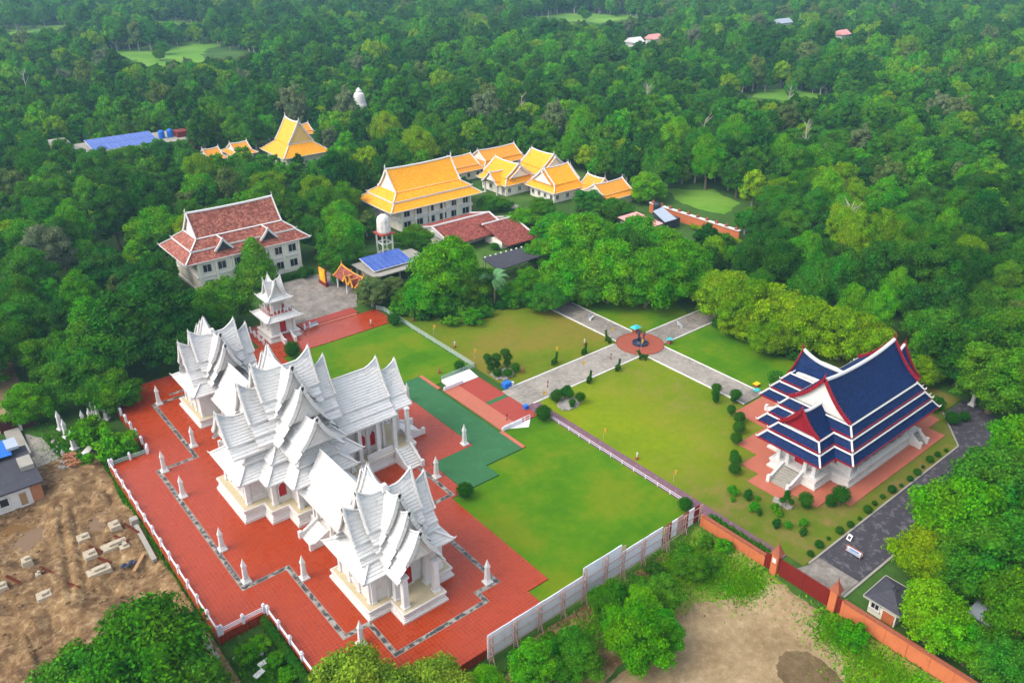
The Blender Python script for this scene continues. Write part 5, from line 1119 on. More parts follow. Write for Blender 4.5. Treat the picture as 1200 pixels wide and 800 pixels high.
def trunk_mesh(name, kind, seed, mat='bark'):
    r = random.Random(seed); b = MB(); top = {'tall': 1.2, 'flat': .75, 'bush': .3, 'cone': 1.6}.get(kind, .85)
    b.tube([(0, 0, -.05), (.02, .01, top*.35), (r.uniform(-.06, .06), r.uniform(-.06, .06), top*.7), (r.uniform(-.08, .08), r.uniform(-.08, .08), top)], [.085, .065, .052, .03], 7)
    for k in range(6):
        a = k*1.05+r.uniform(-.3, .3); z = top*r.uniform(.4, .8); l = r.uniform(.45, .75) if kind != 'cone' else .25
        b.tube([(0, 0, z), (l*.45*math.cos(a), l*.45*math.sin(a), z+.18), (l*math.cos(a), l*math.sin(a), z+.42)], [.04, .028, .012], 5)
    return b.mesh(name, mat)
SPEC = {0: ('leaf_dark', 'round'), 1: ('leaf_mid', 'round'), 2: ('leaf_bright', 'round'), 3: ('leaf_yellow', 'round'), 4: ('leaf_olive', 'tall'), 5: ('leaf_conifer', 'cone'), 6: ('leaf_flower', 'flat')}
CR, TRK = {}, {}
for sp, (m, kind) in SPEC.items():
    for v in range(3 if sp in (0, 1, 2, 3) else 1):
        kd = kind if not (v == 2 and sp in (0, 1)) else 'tall'
        sd_ = sp*10+v
        big = sp in (1, 2, 3, 5, 6)
        CR[sp, v] = leaf_mesh('crown', crown_clusters(kd, 54 if kd != 'cone' else 60, sd_), 23000 if big else 17000, .042 if big else .047, m, sd_)
        TRK[sp, v] = trunk_mesh('trunk', kd, sd_, 'pale_bark' if sp == 4 else 'bark')
MAN = [(3.6,74.3,12.3,6.1,1),(9.7,73.7,14.4,7.2,1),(10.5,67.0,10.4,5.2,1),(-0.7,77.2,8.0,4.0,1),(25.0,55.4,7.9,5.3,6),(31.9,52.5,5.7,3.8,6),(37.3,50.2,3.6,2.2,2),(42.2,47.4,6.4,3.2,2),(46.9,45.7,5.7,3.0,1),(56.0,49.5,5.4,2.6,1),(53.2,42.8,8.0,3.9,2),(57.1,42.0,5.6,2.7,2),(61.4,46.2,5.6,2.8,1),(57.7,46.0,5.6,2.7,2),(69.0,47.8,3.8,2.2,1),(80.6,22.6,8.6,3.9,2),(81.0,18.4,5.8,3.2,2),(93.4,21.2,12.3,6.1,1),(96.6,27.6,12.6,6.0,2),(106.6,27.8,12.4,6.0,1),(89.6,27.6,8.2,4.0,3),(90.1,24.3,9.5,4.8,1),(90.4,16.6,8.4,4.0,3),(106.9,24.8,10.0,5.0,2),(120.6,29,11.2,5.4,2),(142.6,48.2,12.6,6.0,0),(137.9,40.4,12.5,6.3,1),(151.3,56.8,11.0,5.5,1),(157.3,44.9,12.5,6.3,1),(138.9,52.3,5.9,3.7,3),(161.1,53.2,11.2,5.6,0),(134.2,93.5,11.5,6.1,3),(132.0,84.6,12.9,6.8,3),(133.4,78.6,12.7,6.7,3),(134.2,72.5,12.4,6.5,3),(135.2,66.8,11.5,6.1,3),(137.7,62.4,9.1,5.1,3),(128.2,84.3,7.0,4.4,3),(127.6,77.0,7.3,4.6,3),(134.6,105.5,14.9,7.4,2),(124.6,106.3,13.8,7.2,2),(120.1,113.3,15.4,7.7,2),(127.3,128.8,16.6,7.9,2),(113.9,121.3,12.0,6.3,2),(116.4,115.8,8.8,5.2,1),(139.9,124.3,13.8,6.9,2),(143.9,118.3,11.5,6.0,2),(135.6,101.1,8.2,4.8,2),(93.9,136.3,16.2,8.1,2),(87.3,135.0,9.8,5.4,2),(96.3,132.6,8.6,4.8,1),(101.5,133.4,7.5,4.1,1),(110.1,128.1,6.5,3.4,2),(104.6,126.6,5.4,3.0,2),(84.8,137.9,5.8,3.7,1),(106.5,118.5,6.8,4.0,1),(33.4,148.0,17.5,8.8,0),(37.3,143.6,10.8,5.7,0),(25.8,149.0,13.5,6.8,1),(20.2,142.5,11.1,5.6,1),(23.3,137.2,8.9,4.9,1),(12.0,142.2,8.0,4.0,2),(22.1,178.7,5.6,2.8,2),(51.1,155.5,11.8,5.9,1),(45.9,151.9,8.5,4.7,1),(65.1,172.1,11.5,5.2,5),(54.7,207.8,12.3,6.8,2),(86.6,169.5,13.0,5.6,2),(83.6,167.1,10.0,5.2,1),(103.8,165.1,8.4,4.7,1),(42.3,192.4,7.1,3.9,3),(45.1,179.6,9.3,4.9,0),(79.2,144.4,6.5,4.0,4),(85.3,145.7,4.5,3.0,4),(18.5,153.0,10.4,5.2,1),(138.5,178.6,5.8,3.9,1),(142.9,177.5,3.4,2.5,1),(134.3,159.5,7.3,4.5,2),(146.0,165.0,6.8,4.3,1),(135.8,148.4,8.9,5.3,2),(160.3,161.0,7.0,4.4,1),(160.5,150.6,7.6,4.4,1),(179.8,156.2,9.9,5.5,2),(163.4,223.1,3.7,2.3,1),(160.8,207.1,3.3,2.2,1),(125.1,166.9,4.5,3.2,2),(122.7,139.4,7.0,4.1,2),(120.9,154.4,2.1,1.3,1),(170,545,9,4.2,1),(192,582,8,4,0),(160,522,8,3.8,1),(204,596,8,4,2),(520,540,9,4.5,1),(542,522,9,4.2,0),(505,520,8,4,1),(356,226,7,3.2,2),(140,745,9,4.5,1)]
SPN = ['dense dark green', 'mid green', 'bright green', 'yellow-green', 'sparse olive', 'layered conical bright green', 'flowering pink-tinged']
def zone(x, y):
    if x < 17 and y < 90: return 'in the leafy clump overhanging the muddy site'
    if y < 56 and x < 40: return 'at the near end of the red plaza'
    if y < 54 and x < 73: return 'between the hoarding and the sandy yard'
    if x < 80 and y < 30 or (x < 84 and y < 22): return 'against the orange wall by the gate'
    if y < 36: return 'beside the asphalt road inside the gate'
    if 125 < x < 142 and 60 < y < 100: return 'in the dense row behind the blue-roofed hall'
    if x > 125 and y < 75: return 'in the wood beyond the blue-roofed hall'
    if x > 108 and 98 <= y < 135 and x < 146: return 'in the belt at the end of the cross path'
    if 80 < x <= 112 and 115 < y < 150: return 'behind the dry lawn'
    if x < 50 and y < 160: return 'behind the rear white tower'
    if x < 50: return 'in the wood left of the tiled house'
    if x < 105 and y < 200: return 'around the tiled house and water tower'
    if 105 <= x < 182 and 140 < y < 230: return 'around the orange-roofed houses'
    if y > 230: return 'in the forest behind the halls'
    return 'in the forest beyond the far orange wall'
TN = {0: 'broadleaf_tree', 1: 'broadleaf_tree', 2: 'broadleaf_tree', 3: 'mango_tree', 4: 'thin_tree', 5: 'conical_tree', 6: 'flowering_tree'}
LMK = [(95, 164.5, 'the water tower'), (91, 156, 'the solar shed'), (65, 181.5, 'the tiled house'), (57.6, 144.6, 'the bell tower'), (82, 28, 'the guard hut'), (83, 14, 'the transformer pole'), (114.5, 139.8, 'the dark canopy'), (120, 162, 'the red tiled shed'), (159, 140, 'the pink shed'), (168, 139.5, 'the grey shed'), (99.6, 127.6, 'the palm'), (80, 153, 'the golden gallery'), (121, 187.5, 'the big orange hall'), (163, 178, 'the orange-roofed cluster'), (120, 263, 'the orange pavilion'), (76, 304, 'the solar-panel block'), (152, 213, 'the pale orange roofs'), (138.4, 43.2, 'the grey stele'), (9.5, 141.5, 'the maroon gate'), (111, 109.5, 'the bench on the dark path'), (123, 95, 'the bench on the cross path'), (99, 273, 'the small orange gable'), (171, 308, 'the white stupa'), (23, 136, 'the stored stelae'), (136, 38, 'the road bend')]
def where(x, y):
    d, n = min((math.hypot(x-a, y-b_), n) for a, b_, n in LMK)
    return zone(x, y) if d > 15 else ('right beside ' if d < 8 else 'standing near ') + n
def tree(x, y, h, r, sp, k, sink=0):
    v = k % 3 if (sp, k % 3) in CR else 0
    hk = {5: 1.95, 6: 1.55, 4: 2.3}.get(sp, 2.3 if (v == 2 and sp in (0, 1)) else 1.95)
    s = r*1.02; sz = h/hk
    sz_ = 'tall broad ' if r > 6.2 else 'broad ' if r > 5.2 else '' if r > 4.2 else 'slender ' if h/r > 2.35 else 'smallish ' if r > 3 else 'small '
    t = thing(TN[sp], sz_ + SPN[sp] + ' tree ' + where(x, y), 'tree', (x, y, float(gz(x, y))-sink*h), 'trees ' + zone(x, y), random.uniform(0, 6.28), (s, s, sz))
    inst('trunk', TRK[sp, v], t); inst('crown', CR[sp, v], t)
# ---- forest: sampled around the places that stay open
VIEW = [(52, 79, 172, 190, 4, 16), (107, 135, 178, 197, 3, 15), (148, 178, 160, 205, 2, 8), (110, 131, 151, 170, 2, 5), (108, 122, 136, 143, 3, 4), (85, 97, 152, 161, 3, 5), (93, 97, 163, 166, 6, 12), (112, 128, 255, 271, 4, 15), (66, 92, 300, 308, 6.2, 7.5), (93, 106, 269, 273, 5.5, 7), (150, 175, 210, 216, 4, 6.5), (156, 162, 136, 144, 3, 4), (164, 171, 136, 143, 2.6, 3.4), (173.6, 174.4, 124, 148, 1.2, 3), (75, 82, 149, 163, 1, 4.5), (169, 173, 306, 310, 9.5, 12),
        (395, 426, 364, 374, 5, 9), (556, 568, 368, 376, 5, 9), (530, 538, 304, 310, 5, 9), (128.5, 137, 283, 290, 5, 7), (55, 58, 306, 310, 7.5, 8.5),
        (17, 80, 54, 143, 0, 1), (80, 113, 40, 120, 0, 1), (108, 130, 68, 118, 0, 1), (90, 131, 42, 67, 0, 10), (78, 124, 33, 41, 0, .5), (62, 80, 143, 166, 0, .5), (-5, 17, 90, 142, -1, .5), (55, 60, 142, 148, 0, 13), (40, 76, 20, 43, -1, 0),
        (150, 215, 505, 595, 0, .5), (120, 164, 715, 775, 0, .5), (235, 252, 698, 738, 0, .5), (485, 565, 490, 580, 0, .5), (340, 374, 216, 244, 0, .5), (189, 204, 136, 160, 0, .5), (143, 149, 178, 190, 0, .5)]
YW_, PT_ = R(39.343), R(27.333)
def vproj(X, Y, Z):
    r_ = X*math.cos(YW_) - Y*math.sin(YW_); f_ = X*math.sin(YW_) + Y*math.cos(YW_); u_ = Z-75.0
    zc = f_*math.cos(PT_) - u_*math.sin(PT_); return r_/zc, (f_*math.sin(PT_) + u_*math.cos(PT_))/zc, zc
S_ = []
for a, b_, c_, d, z0, z1 in VIEW:
    n = 9 if (b_-a)*(d-c_) < 900 else 16
    g = np.stack(np.meshgrid(np.linspace(a, b_, n), np.linspace(c_, d, n), np.linspace(z0, z1, 3)), -1).reshape(-1, 3); S_.append(g)
S_ = np.concatenate(S_); SU, SV, SZ = vproj(S_[:, 0], S_[:, 1], S_[:, 2])
NOGO = [(16, 80, 40, 142), (48, 82, 134, 172), (80, 110, 28, 136), (108, 130, 66, 122), (88, 135, 40, 70), (80, 140, 28, 42), (30, 78, 2, 48), (-14, 17.5, 60, 152), (49, 81, 171, 192), (104, 137, 177, 199), (146, 180, 156, 205), (106, 134, 148, 172), (106, 124, 134, 146), (83, 101, 149, 168), (110, 130, 252, 274), (58, 98, 293, 316), (89, 109, 266, 279), (154, 173, 133, 151), (146, 178, 206, 221), (172.5, 175.5, 88, 153), (126, 139, 281, 292), (53, 60, 303, 313), (167, 175, 304, 312), (391, 430, 361, 377), (552, 574, 364, 380), (527, 541, 301, 313), (467, 477, 328, 338)]
CELL = {}
def near_ok(x, y, r):
    i, j = int(x//12), int(y//12)
    for a in (i-1, i, i+1):
        for b_ in (j-1, j, j+1):
            for (p, q_, s) in CELL.get((a, b_), ()):
                if (x-p)**2+(y-q_)**2 < ((r+s)*.62)**2: return False
    return True
def put(x, y, r): CELL.setdefault((int(x//12), int(y//12)), []).append((x, y, r))
for t_ in MAN: put(t_[0], t_[1], t_[3])
rf = random.Random(21); FOR = []
for _ in range(150000):
    f_ = math.sqrt(rf.random())*1500
    if f_ < 55: continue
    if f_ > 450 and rf.random() < .25: continue
    l_ = rf.uniform(-.8, .8)*(f_+45); x, y = l_*math.cos(YW_)+f_*math.sin(YW_), -l_*math.sin(YW_)+f_*math.cos(YW_)
    if any(a-2 < x < b_+2 and c_-2 < y < d+2 for a, b_, c_, d in NOGO): continue
    r_ = rf.uniform(3.2, 5.4) if rf.random() < .8 else rf.uniform(2.2, 3.2)
    if f_ > 450: r_ *= 1.2
    if not near_ok(x, y, r_): continue
    h_ = r_*rf.uniform(2.0, 3.2); ok = False
    for sc_ in (1, .75, .55):
        hh, r2 = h_*sc_, r_*(1 if sc_ == 1 else .8); U_, V_, zc = vproj(x, y, hh*.58)
        rp = max(r2, hh*.36)/zc
        if not np.any((np.abs(SU-U_) < rp) & (np.abs(SV-V_) < rp) & (SZ > zc-8) & ((SU-U_)**2+(SV-V_)**2 < rp*rp)): ok = True; break
    if not ok: continue
    put(x, y, r2); FOR.append((x, y, hh, r2, rf.choices([0, 1, 2, 3, 4], [.38, .38, .12, .09, .03])[0], f_, abs(l_) < .66*(f_+20)))
FOR.sort(key=lambda t: (not t[6], math.hypot(t[5], 60)/t[3]))
for k, t_ in enumerate(MAN): tree(*t_, k, .12 if t_[1] > 50 and t_[4] in (1, 2, 3) else .04)
NI = 300-len(MAN)
for k, t_ in enumerate(FOR[:NI]): tree(*t_[:5], k)
print('forest', len(FOR))
# the rest of the wood as one object
def low_tree(sp, v):
    m, kind = SPEC[sp]; kd = 'tall' if v == 1 else kind
    me = leaf_mesh('forest_crown', crown_clusters(kd, 34, 90+sp*5+v), 4200, .082, m, 70+sp*5+v, core=.8)
    tm = trunk_mesh('forest_trunk', kd, 60+sp, 'pale_bark'); me.materials.append(MT('pale_bark'))
    import bmesh
    bm = bmesh.new(); bm.from_mesh(me); n0 = len(bm.faces); bm.from_mesh(tm); bm.faces.ensure_lookup_table()
    for f in bm.faces[n0:]: f.material_index = 1
    bm.to_mesh(me); bm.free(); return bpy.data.objects.new('forest_tree_shape', me)
LOW = [low_tree(0, 0), low_tree(0, 1), low_tree(1, 0), low_tree(1, 1), low_tree(2, 0), low_tree(3, 0), low_tree(4, 0)]
VI = {0: (0, 1), 1: (2, 3), 2: (4,), 3: (5,), 4: (6,)}
rest = FOR[NI:]
fm = bpy.data.meshes.new('distant_forest'); fm.from_pydata([(t[0], t[1], float(gz(t[0], t[1]))) for t in rest], [], [])
fo = bpy.data.objects.new('distant_forest', fm); COL.objects.link(fo); fo['kind'] = 'stuff'; fo['label'] = 'dense green forest filling the plain behind the monastery'; fo['category'] = 'forest'
a = fm.attributes.new('sc', 'FLOAT_VECTOR', 'POINT'); a.data.foreach_set('vector', np.array([(t[3]*1.05, t[3]*1.05, t[2]/(2.2 if len(VI[t[4]]) > 1 else 1.95)) for t in rest], np.float32).ravel())
a = fm.attributes.new('rz', 'FLOAT', 'POINT'); a.data.foreach_set('value', rng.uniform(0, 6.28, len(rest)).astype(np.float32))
a = fm.attributes.new('vi', 'INT', 'POINT'); a.data.foreach_set('value', np.array([rf.choice(VI[t[4]]) for t in rest], np.int32))
ng = bpy.data.node_groups.new('forest_scatter', 'GeometryNodeTree'); ng.interface.new_socket('Geometry', in_out='INPUT', socket_type='NodeSocketGeometry'); ng.interface.new_socket('Geometry', in_out='OUTPUT', socket_type='NodeSocketGeometry')
gi, go = ng.nodes.new('NodeGroupInput'), ng.nodes.new('NodeGroupOutput'); ip = ng.nodes.new('GeometryNodeInstanceOnPoints'); jn = ng.nodes.new('GeometryNodeJoinGeometry')
for ob in LOW[::-1]:
    oi = ng.nodes.new('GeometryNodeObjectInfo'); oi.inputs[0].default_value = ob; oi.inputs['As Instance'].default_value = True; ng.links.new(oi.outputs['Geometry'], jn.inputs[0])
def att(nm, ty):
    n = ng.nodes.new('GeometryNodeInputNamedAttribute'); n.data_type = ty; n.inputs[0].default_value = nm; return n.outputs[0]
ng.links.new(gi.outputs[0], ip.inputs['Points']); ng.links.new(jn.outputs[0], ip.inputs['Instance']); ip.inputs['Pick Instance'].default_value = True
ng.links.new(att('vi', 'INT'), ip.inputs['Instance Index']); ng.links.new(att('sc', 'FLOAT_VECTOR'), ip.inputs['Scale'])
cx_ = ng.nodes.new('ShaderNodeCombineXYZ'); ng.links.new(att('rz', 'FLOAT'), cx_.inputs[2]); ng.links.new(cx_.outputs[0], ip.inputs['Rotation'])
ng.links.new(ip.outputs[0], go.inputs[0]); md = fo.modifiers.new('scatter', 'NODES'); md.node_group = ng

# bushes, clipped shrubs, hedges
BUSHC = [leaf_mesh('foliage', crown_clusters('bush', 18, 200+k), 3200, .095, m, 200+k) for k, m in enumerate(('leaf_bright', 'leaf_mid', 'leaf_dark'))]
BST = trunk_mesh('stem', 'bush', 5)
BUSH = [(17.9,129.8,3.3,0),(19.3,122.9,3.2,0),(21.0,121.5,1.6,0),(15.2,124.8,1.7,0),(19.2,71.5,1.4,0),(21.0,72.2,1.2,0),(21.3,68.9,1.1,0),(21.3,65.8,1.1,0),(81.7,136.8,2.2,0),(83.8,132.8,2.2,1),(87.3,131.6,2.5,0),(91.4,130.1,2.7,1),(90.6,123.9,2.3,0),(94.9,125.1,1.7,1),(102.3,124.3,1.5,1),(86.8,126.0,1.6,0),(74.6,28.3,1.7,0),(74.7,29.9,.9,0),(75.6,47.4,1.2,0),(74.6,49.6,1.0,1),(56.6,51.4,1.5,1),
        (47,50.5,1.6,1),(62,50.6,1.5,1),(66,50.8,1.3,2),(71.5,50.6,1.2,1),(120.6,62.8,2.0,1),(121.4,66,2.2,2),(118.8,69.5,1.6,1),(72,47,1.3,1),(132.4,46.8,1.6,2)] + [(84+k*2.0, 132.4-k*.75+.8*math.sin(k*2.1), 1.7+.5*math.sin(k*1.3), 2) for k in range(13)] + [(115.2+k*1.7, 119.4-k*1.0+.5*math.sin(k*3), 1.5+.3*math.sin(k), 2) for k in range(8)] + [(128.6+.7*math.sin(k*2), 70.5+k*2.4, 1.5+.3*math.sin(k*1.7), 2) for k in range(9)]
def bzone(x, y):
    if x < 23 and y > 115: return 'beside the short plaza balustrade'
    if x < 23: return 'in the sunken garden notch'
    if 80 < x < 112 and y > 120: return 'along the back of the dry lawn'
    if x > 112 and y > 105: return 'under the trees at the end of the cross path'
    if x > 126 and y > 69: return 'at the foot of the dense tree row'
    if y < 31: return 'against the orange wall near the gate'
    if y < 53: return 'along the foot of the hoarding and wall'
    return 'beside the blue-roofed hall'
for k, (x, y, r, v) in enumerate(BUSH):
    t = thing('bush', ('large ' if r > 2.5 else 'small ' if r < 1.3 else '') + ('bright green', 'mid green', 'dark green')[v] + ' bush ' + bzone(x, y), 'bush', (x, y, float(gz(x, y)) if x < 30 or y < 53 else -.05), 'bushes ' + bzone(x, y), k*1.3, (r*1.1, r*1.1, r*1.15))
    inst('foliage', BUSHC[v], t); inst('stem', BST, t)
def ballm(nm, seed, n=2600, sz=.085): return leaf_mesh(nm, [(0, 0, 0, .97, .97, .97)], n, sz, 'leaf_topiary', seed, up=.1, core=.93)
BALL = ballm('foliage_ball', 301)
TSTEM = MB().tube([(0, 0, -.1), (.02, 0, .5), (0, .02, 1)], [.12, .1, .08], 7).mesh('stem', 'bark')
def topi(x, y, balls, where, z=0, name='clipped_shrub', grp='clipped ball shrubs'):
    t = thing(name, where, 'shrub', (x, y, z), grp)
    for dx, dy, dz, r, rz in balls:
        inst('foliage_ball', BALL, t, (dx, dy, dz), random.uniform(0, 6), (r, r, rz))
        if dz > r*1.0: inst('stem', TSTEM, t, (dx*.9, dy*.9, 0), 0, (r*.9, r*.9, dz-r*.4))
for x, y, r, w in ((55.4, 133.9, 1.5, 'large round clipped ball bush by the bell tower stairs'), (77.8, 133.3, 1.35, 'dark flattened clipped bush at the red terrace corner'), (77.0, 109.4, .95, 'round clipped bush inside the railing corner'), (55.3, 78.2, 1.2, 'round clipped bush where red tiles meet the green carpet'), (77.8, 86.6, 1.35, 'round clipped bush at the head of the purple walkway'), (77.9, 56.2, 1.0, 'round clipped bush at the end of the hoarding'), (79.2, 159.5, 1.6, 'round dark bush in front of the golden gallery'), (75, 168, 1.4, 'upright clipped bush behind the courtyard')):
    topi(x, y, [(0, 0, r*.95, r, r*.98)], w, .1 if x < 56 else 0)
R1 = random.Random(4)
def rockbed(x, y, r, where):
    t = thing('rock_bed', where, 'rock garden', (x, y, 0)); b = MB()
    b.ball(x, y, -.05, r, r*.8, .3, 14, 6)
    b.build('gravel_mound', 'rock', t)
    for k in range(20):
        a = k*.55; q_ = r*R1.uniform(.75, 1.05); b = MB(); s = R1.uniform(.2, .42); b.ball(x+q_*math.cos(a), y+.85*q_*math.sin(a), .12, s, s*.8, s*.7, 7, 5); b.build('stone', 'rock', t)
rockbed(82.4, 103.0, 2.2, 'grey rock bed with cloud-pruned shrubs on the dry lawn'); rockbed(84.6, 87.8, 2.2, 'rock-edged bed with clipped shrubs at the golden lawn corner')
for k, (x, y, bs, w) in enumerate(((80.9, 104.8, [(0, 0, 1.2, .7, .75), (-.2, .3, 2.3, .75, .8), (-.5, .5, 3.2, .7, .7)], 'tallest leaning cloud-pruned shrub of the rock bed beside the ramp'), (82.6, 105.2, [(0, 0, 1.0, .7, .6), (0, .2, 2.3, .95, .85)], 'two-ball cloud-pruned shrub in the middle of the rock bed'), (84.6, 104.6, [(0, 0, .9, .7, .6), (.1, 0, 2.1, .9, .7), (-.2, .4, 3.0, .9, .7)], 'broad cloud-pruned shrub at the far side of the rock bed'), (84.6, 102.2, [(0, 0, .9, .8, .9)], 'low dark shrub at the end of the rock bed by the small statue'), (80.9, 102.9, [(0, 0, .9, .85, .75)], 'low rounded shrub of the rock bed near the blue box'), (82.4, 101.8, [(0, 0, .8, .9, .6)], 'olive low shrub in front of the rock bed'),
        (83.2, 89.6, [(0, 0, 1.1, 1.0, .9), (.8, .4, 1.2, .8, .8)], 'double clipped shrub on the rock-edged bed near the main path'), (85.4, 89.5, [(0, 0, 1.2, .9, .8), (.4, -.6, 1.1, .8, .8), (.8, .3, 1.5, .7, .6)], 'triple clipped shrub on the rock-edged bed'), (86.3, 86.6, [(0, 0, 1.2, .85, .85)], 'single clipped ball at the golden lawn side of the rock-edged bed'), (84.6, 86.8, [(0, 0, .8, .6, .5), (-.3, -.3, .4, .4, .4)], 'low clipped mound between the stones of the rock-edged bed'))):
    topi(x, y, bs, w)
BS = [(91.4, 45.6, [(0, 0, 1.6, 1.0, 1.0), (.1, -.1, .7, .7, .6)], 'tall double-ball shrub at the terrace corner below the stairs'), (96.0, 42.9, [(0, 0, 1.7, 1.25, 1.25)], 'big round shrub at the near corner of the salmon terrace'), (94.6, 43.6, [(0, 0, 1.2, .7, .7), (.2, 0, .4, .7, .4)], 'small ball shrub beside the big round one'), (89.4, 47.4, [(0, 0, 1.9, .5, .45), (.5, .3, 2.2, .45, .4), (-.4, .4, 1.3, .45, .4), (.5, -.5, 1.1, .4, .4)], 'cloud-pruned shrub of small balls beside the stone step bench'),
      (102.3, 65.2, [(0, 0, 1.1, .9, .9), (.8, .3, 1.0, .7, .7)], 'clipped shrub at the terrace corner by the cross path'), (106.6, 73.3, [(0, 0, 1.6, .9, .7), (-.5, 0, .7, .5, .6)], 'clipped shrub on a stem beside the lower cross path'), (107.1, 69.6, [(0, 0, 1.8, 1.0, .8), (.6, .4, .8, .6, .6), (-.4, .1, .9, .5, .5)], 'broad clipped shrub at the end of the cross path'), (103.2, 67.5, [(0, 0, 1.2, .7, .9)], 'upright shrub behind the golden lawn'), (100.0, 63.5, [(0, 0, 1.0, 1.0, .9)], 'rounded shrub against the salmon terrace'), (97.0, 61.8, [(0, 0, 1.1, .9, .95)], 'rounded shrub at the inner terrace step'), (92.3, 58.4, [(0, 0, 1.0, .9, .9), (.3, .5, 1.7, .6, .6)], 'stacked shrub at the side of the terrace'), (90.3, 57.0, [(0, 0, .9, .9, .8)], 'low rounded shrub near the stairs side of the terrace'), (104.6, 71.8, [(0, 0, .9, .6, .9), (.1, 0, 2.1, .45, .5)], 'slim upright clipped shrub on the golden lawn edge'), (129.8, 42.8, [(0, 0, 1.0, 1.2, 1.0)], 'wide dark shrub behind the far terrace end'), (132.2, 41.8, [(0, 0, .8, .8, .8)], 'small dark shrub at the road bend')]
for x, y, bs, w in BS: topi(x, y, bs, w, -.02)
for k in range(17):
    x = 83.4+k*2.35; s = .45+.18*math.sin(k*2.3)
    topi(x, 39.5+.25*math.sin(k), [(0, 0, s*.8, s, s)], 'small rounded kerbside shrub in the row along the asphalt road', -.02, grp='kerbside shrubs along the asphalt road')
for k in range(12):
    x, y = 86.4+1.6*math.sin(k*1.7), 42.6+k*1.05; r = .55+.2*math.sin(k*3)
    t = thing('loose_shrub', ('tiny ' if r < .5 else '') + ('bright' if k % 3 else 'dull') + ' green loose shrub in the scrubby bed between walkway and hall', 'shrub', (x, y, -.05), 'scrubby bed shrubs', k*1.1, (r*1.2, r*1.2, r*1.7)); inst('foliage', BUSHC[0 if k % 3 else 2], t); inst('stem', BST, t)
# animal-shaped bushes
def animal(x, y, rz, where, tall=False):
    cl = [(-.45, 0, .75, .5, .36, .38), (.1, 0, .78, .5, .36, .38), (.55, 0, 1.15, .26, .22, .42), (.68, 0, 1.7 if tall else 1.5, .22, .18, .3), (.95, 0, 1.75 if tall else 1.55, .26, .15, .14), (-.95, 0, 1.0, .14, .12, .28), (-.6, .18, .25, .16, .15, .32), (-.6, -.18, .25, .16, .15, .32), (.4, .18, .25, .16, .15, .32), (.4, -.18, .25, .16, .15, .32), (.62, .1, 2.0 if tall else 1.8, .08, .06, .2), (.62, -.1, 2.0 if tall else 1.8, .08, .06, .2)]
    t = thing('animal_topiary', 'bush clipped into a standing animal ' + where, 'topiary', (x, y, 0), 'animal topiaries along the main path', rz, (1.05, 1.05, 1.0)); inst('foliage', ANI[tall], t); inst('stem', TSTEM, t, (-.1, 0, 0), 0, (.6, .6, .5))
def animesh(tall):
    cl = [(-.45, 0, .75, .5, .36, .38), (.1, 0, .78, .5, .36, .38), (.55, 0, 1.15, .26, .22, .42), (.68, 0, 1.6, .22, .18, .3), (.92, 0, 1.68, .26, .15, .14), (-.95, 0, 1.0, .14, .12, .28), (-.6, .18, .25, .16, .15, .32), (-.6, -.18, .25, .16, .15, .32), (.4, .18, .25, .16, .15, .32), (.4, -.18, .25, .16, .15, .32), (.62, .1, 1.95, .08, .06, .22), (.62, -.1, 1.95, .08, .06, .22)]
    if tall: cl[3] = (.66, 0, 1.65, .22, .19, .42); cl[4] = (.86, 0, 1.95, .26, .16, .15); cl[10] = (.6, .1, 2.2, .07, .06, .22); cl[11] = (.6, -.1, 2.2, .07, .06, .22)
    return leaf_mesh('foliage', cl, 2200, .085, 'leaf_topiary', 401+tall, up=.1, core=.9)
ANI = {False: animesh(False), True: animesh(True)}
for x, y, rz, tl, w in ((106.6, 100.0, 1.4, True, 'at the circle corner of the dry lawn'), (99.5, 99.3, .4, False, 'on the dry lawn kerb midway to the circle'), (92.3, 99.9, .3, True, 'on the dry lawn kerb nearest the rock bed'), (92.7, 90.9, .5, False, 'on the golden lawn kerb nearest the rock-edged bed'), (99.9, 90.7, .4, False, 'on the golden lawn kerb midway to the circle'), (106.4, 90.6, 2.2, False, 'at the circle corner of the golden lawn')): animal(x, y, rz, w, tl)
# box hedges
def hedge(label, x0, y0, x1, y1, h, z=0, mat='leaf_topiary', lump=.0):
    L_ = math.hypot(x1-x0, y1-y0); n = max(2, int(L_/.7)); cl = [(x0+(x1-x0)*(k+.5)/n, y0+(y1-y0)*(k+.5)/n, h*.5+random.uniform(-lump, lump), .5, .5, h*.55+random.uniform(0, lump)) for k in range(n)]
    t = thing('hedge', label, 'hedge', ((x0+x1)/2, (y0+y1)/2, z)); me = leaf_mesh('foliage', [(c[0]-(x0+x1)/2, c[1]-(y0+y1)/2, *c[2:]) for c in cl], int(420*n), .1, mat, 500+int(x0*7) % 97, up=.2, core=.9)
    inst('foliage', me, t)
hedge('clipped hedge along the inside of the orange wall', 78.2, 52.2, 78.2, 41.6, 1.7, 0, lump=.12); hedge('dark clipped hedge lining the sunken garden', 22.7, 74.8, 22.7, 61, 1.9, -1.2); hedge('short hedge bordering the tiled house courtyard', 66.5, 169.4, 78, 169.4, 1.1); hedge('yellow-green hedge below the far orange wall', 171.8, 114, 171.8, 133, 1.3, 0, 'leaf_yellow', .2)
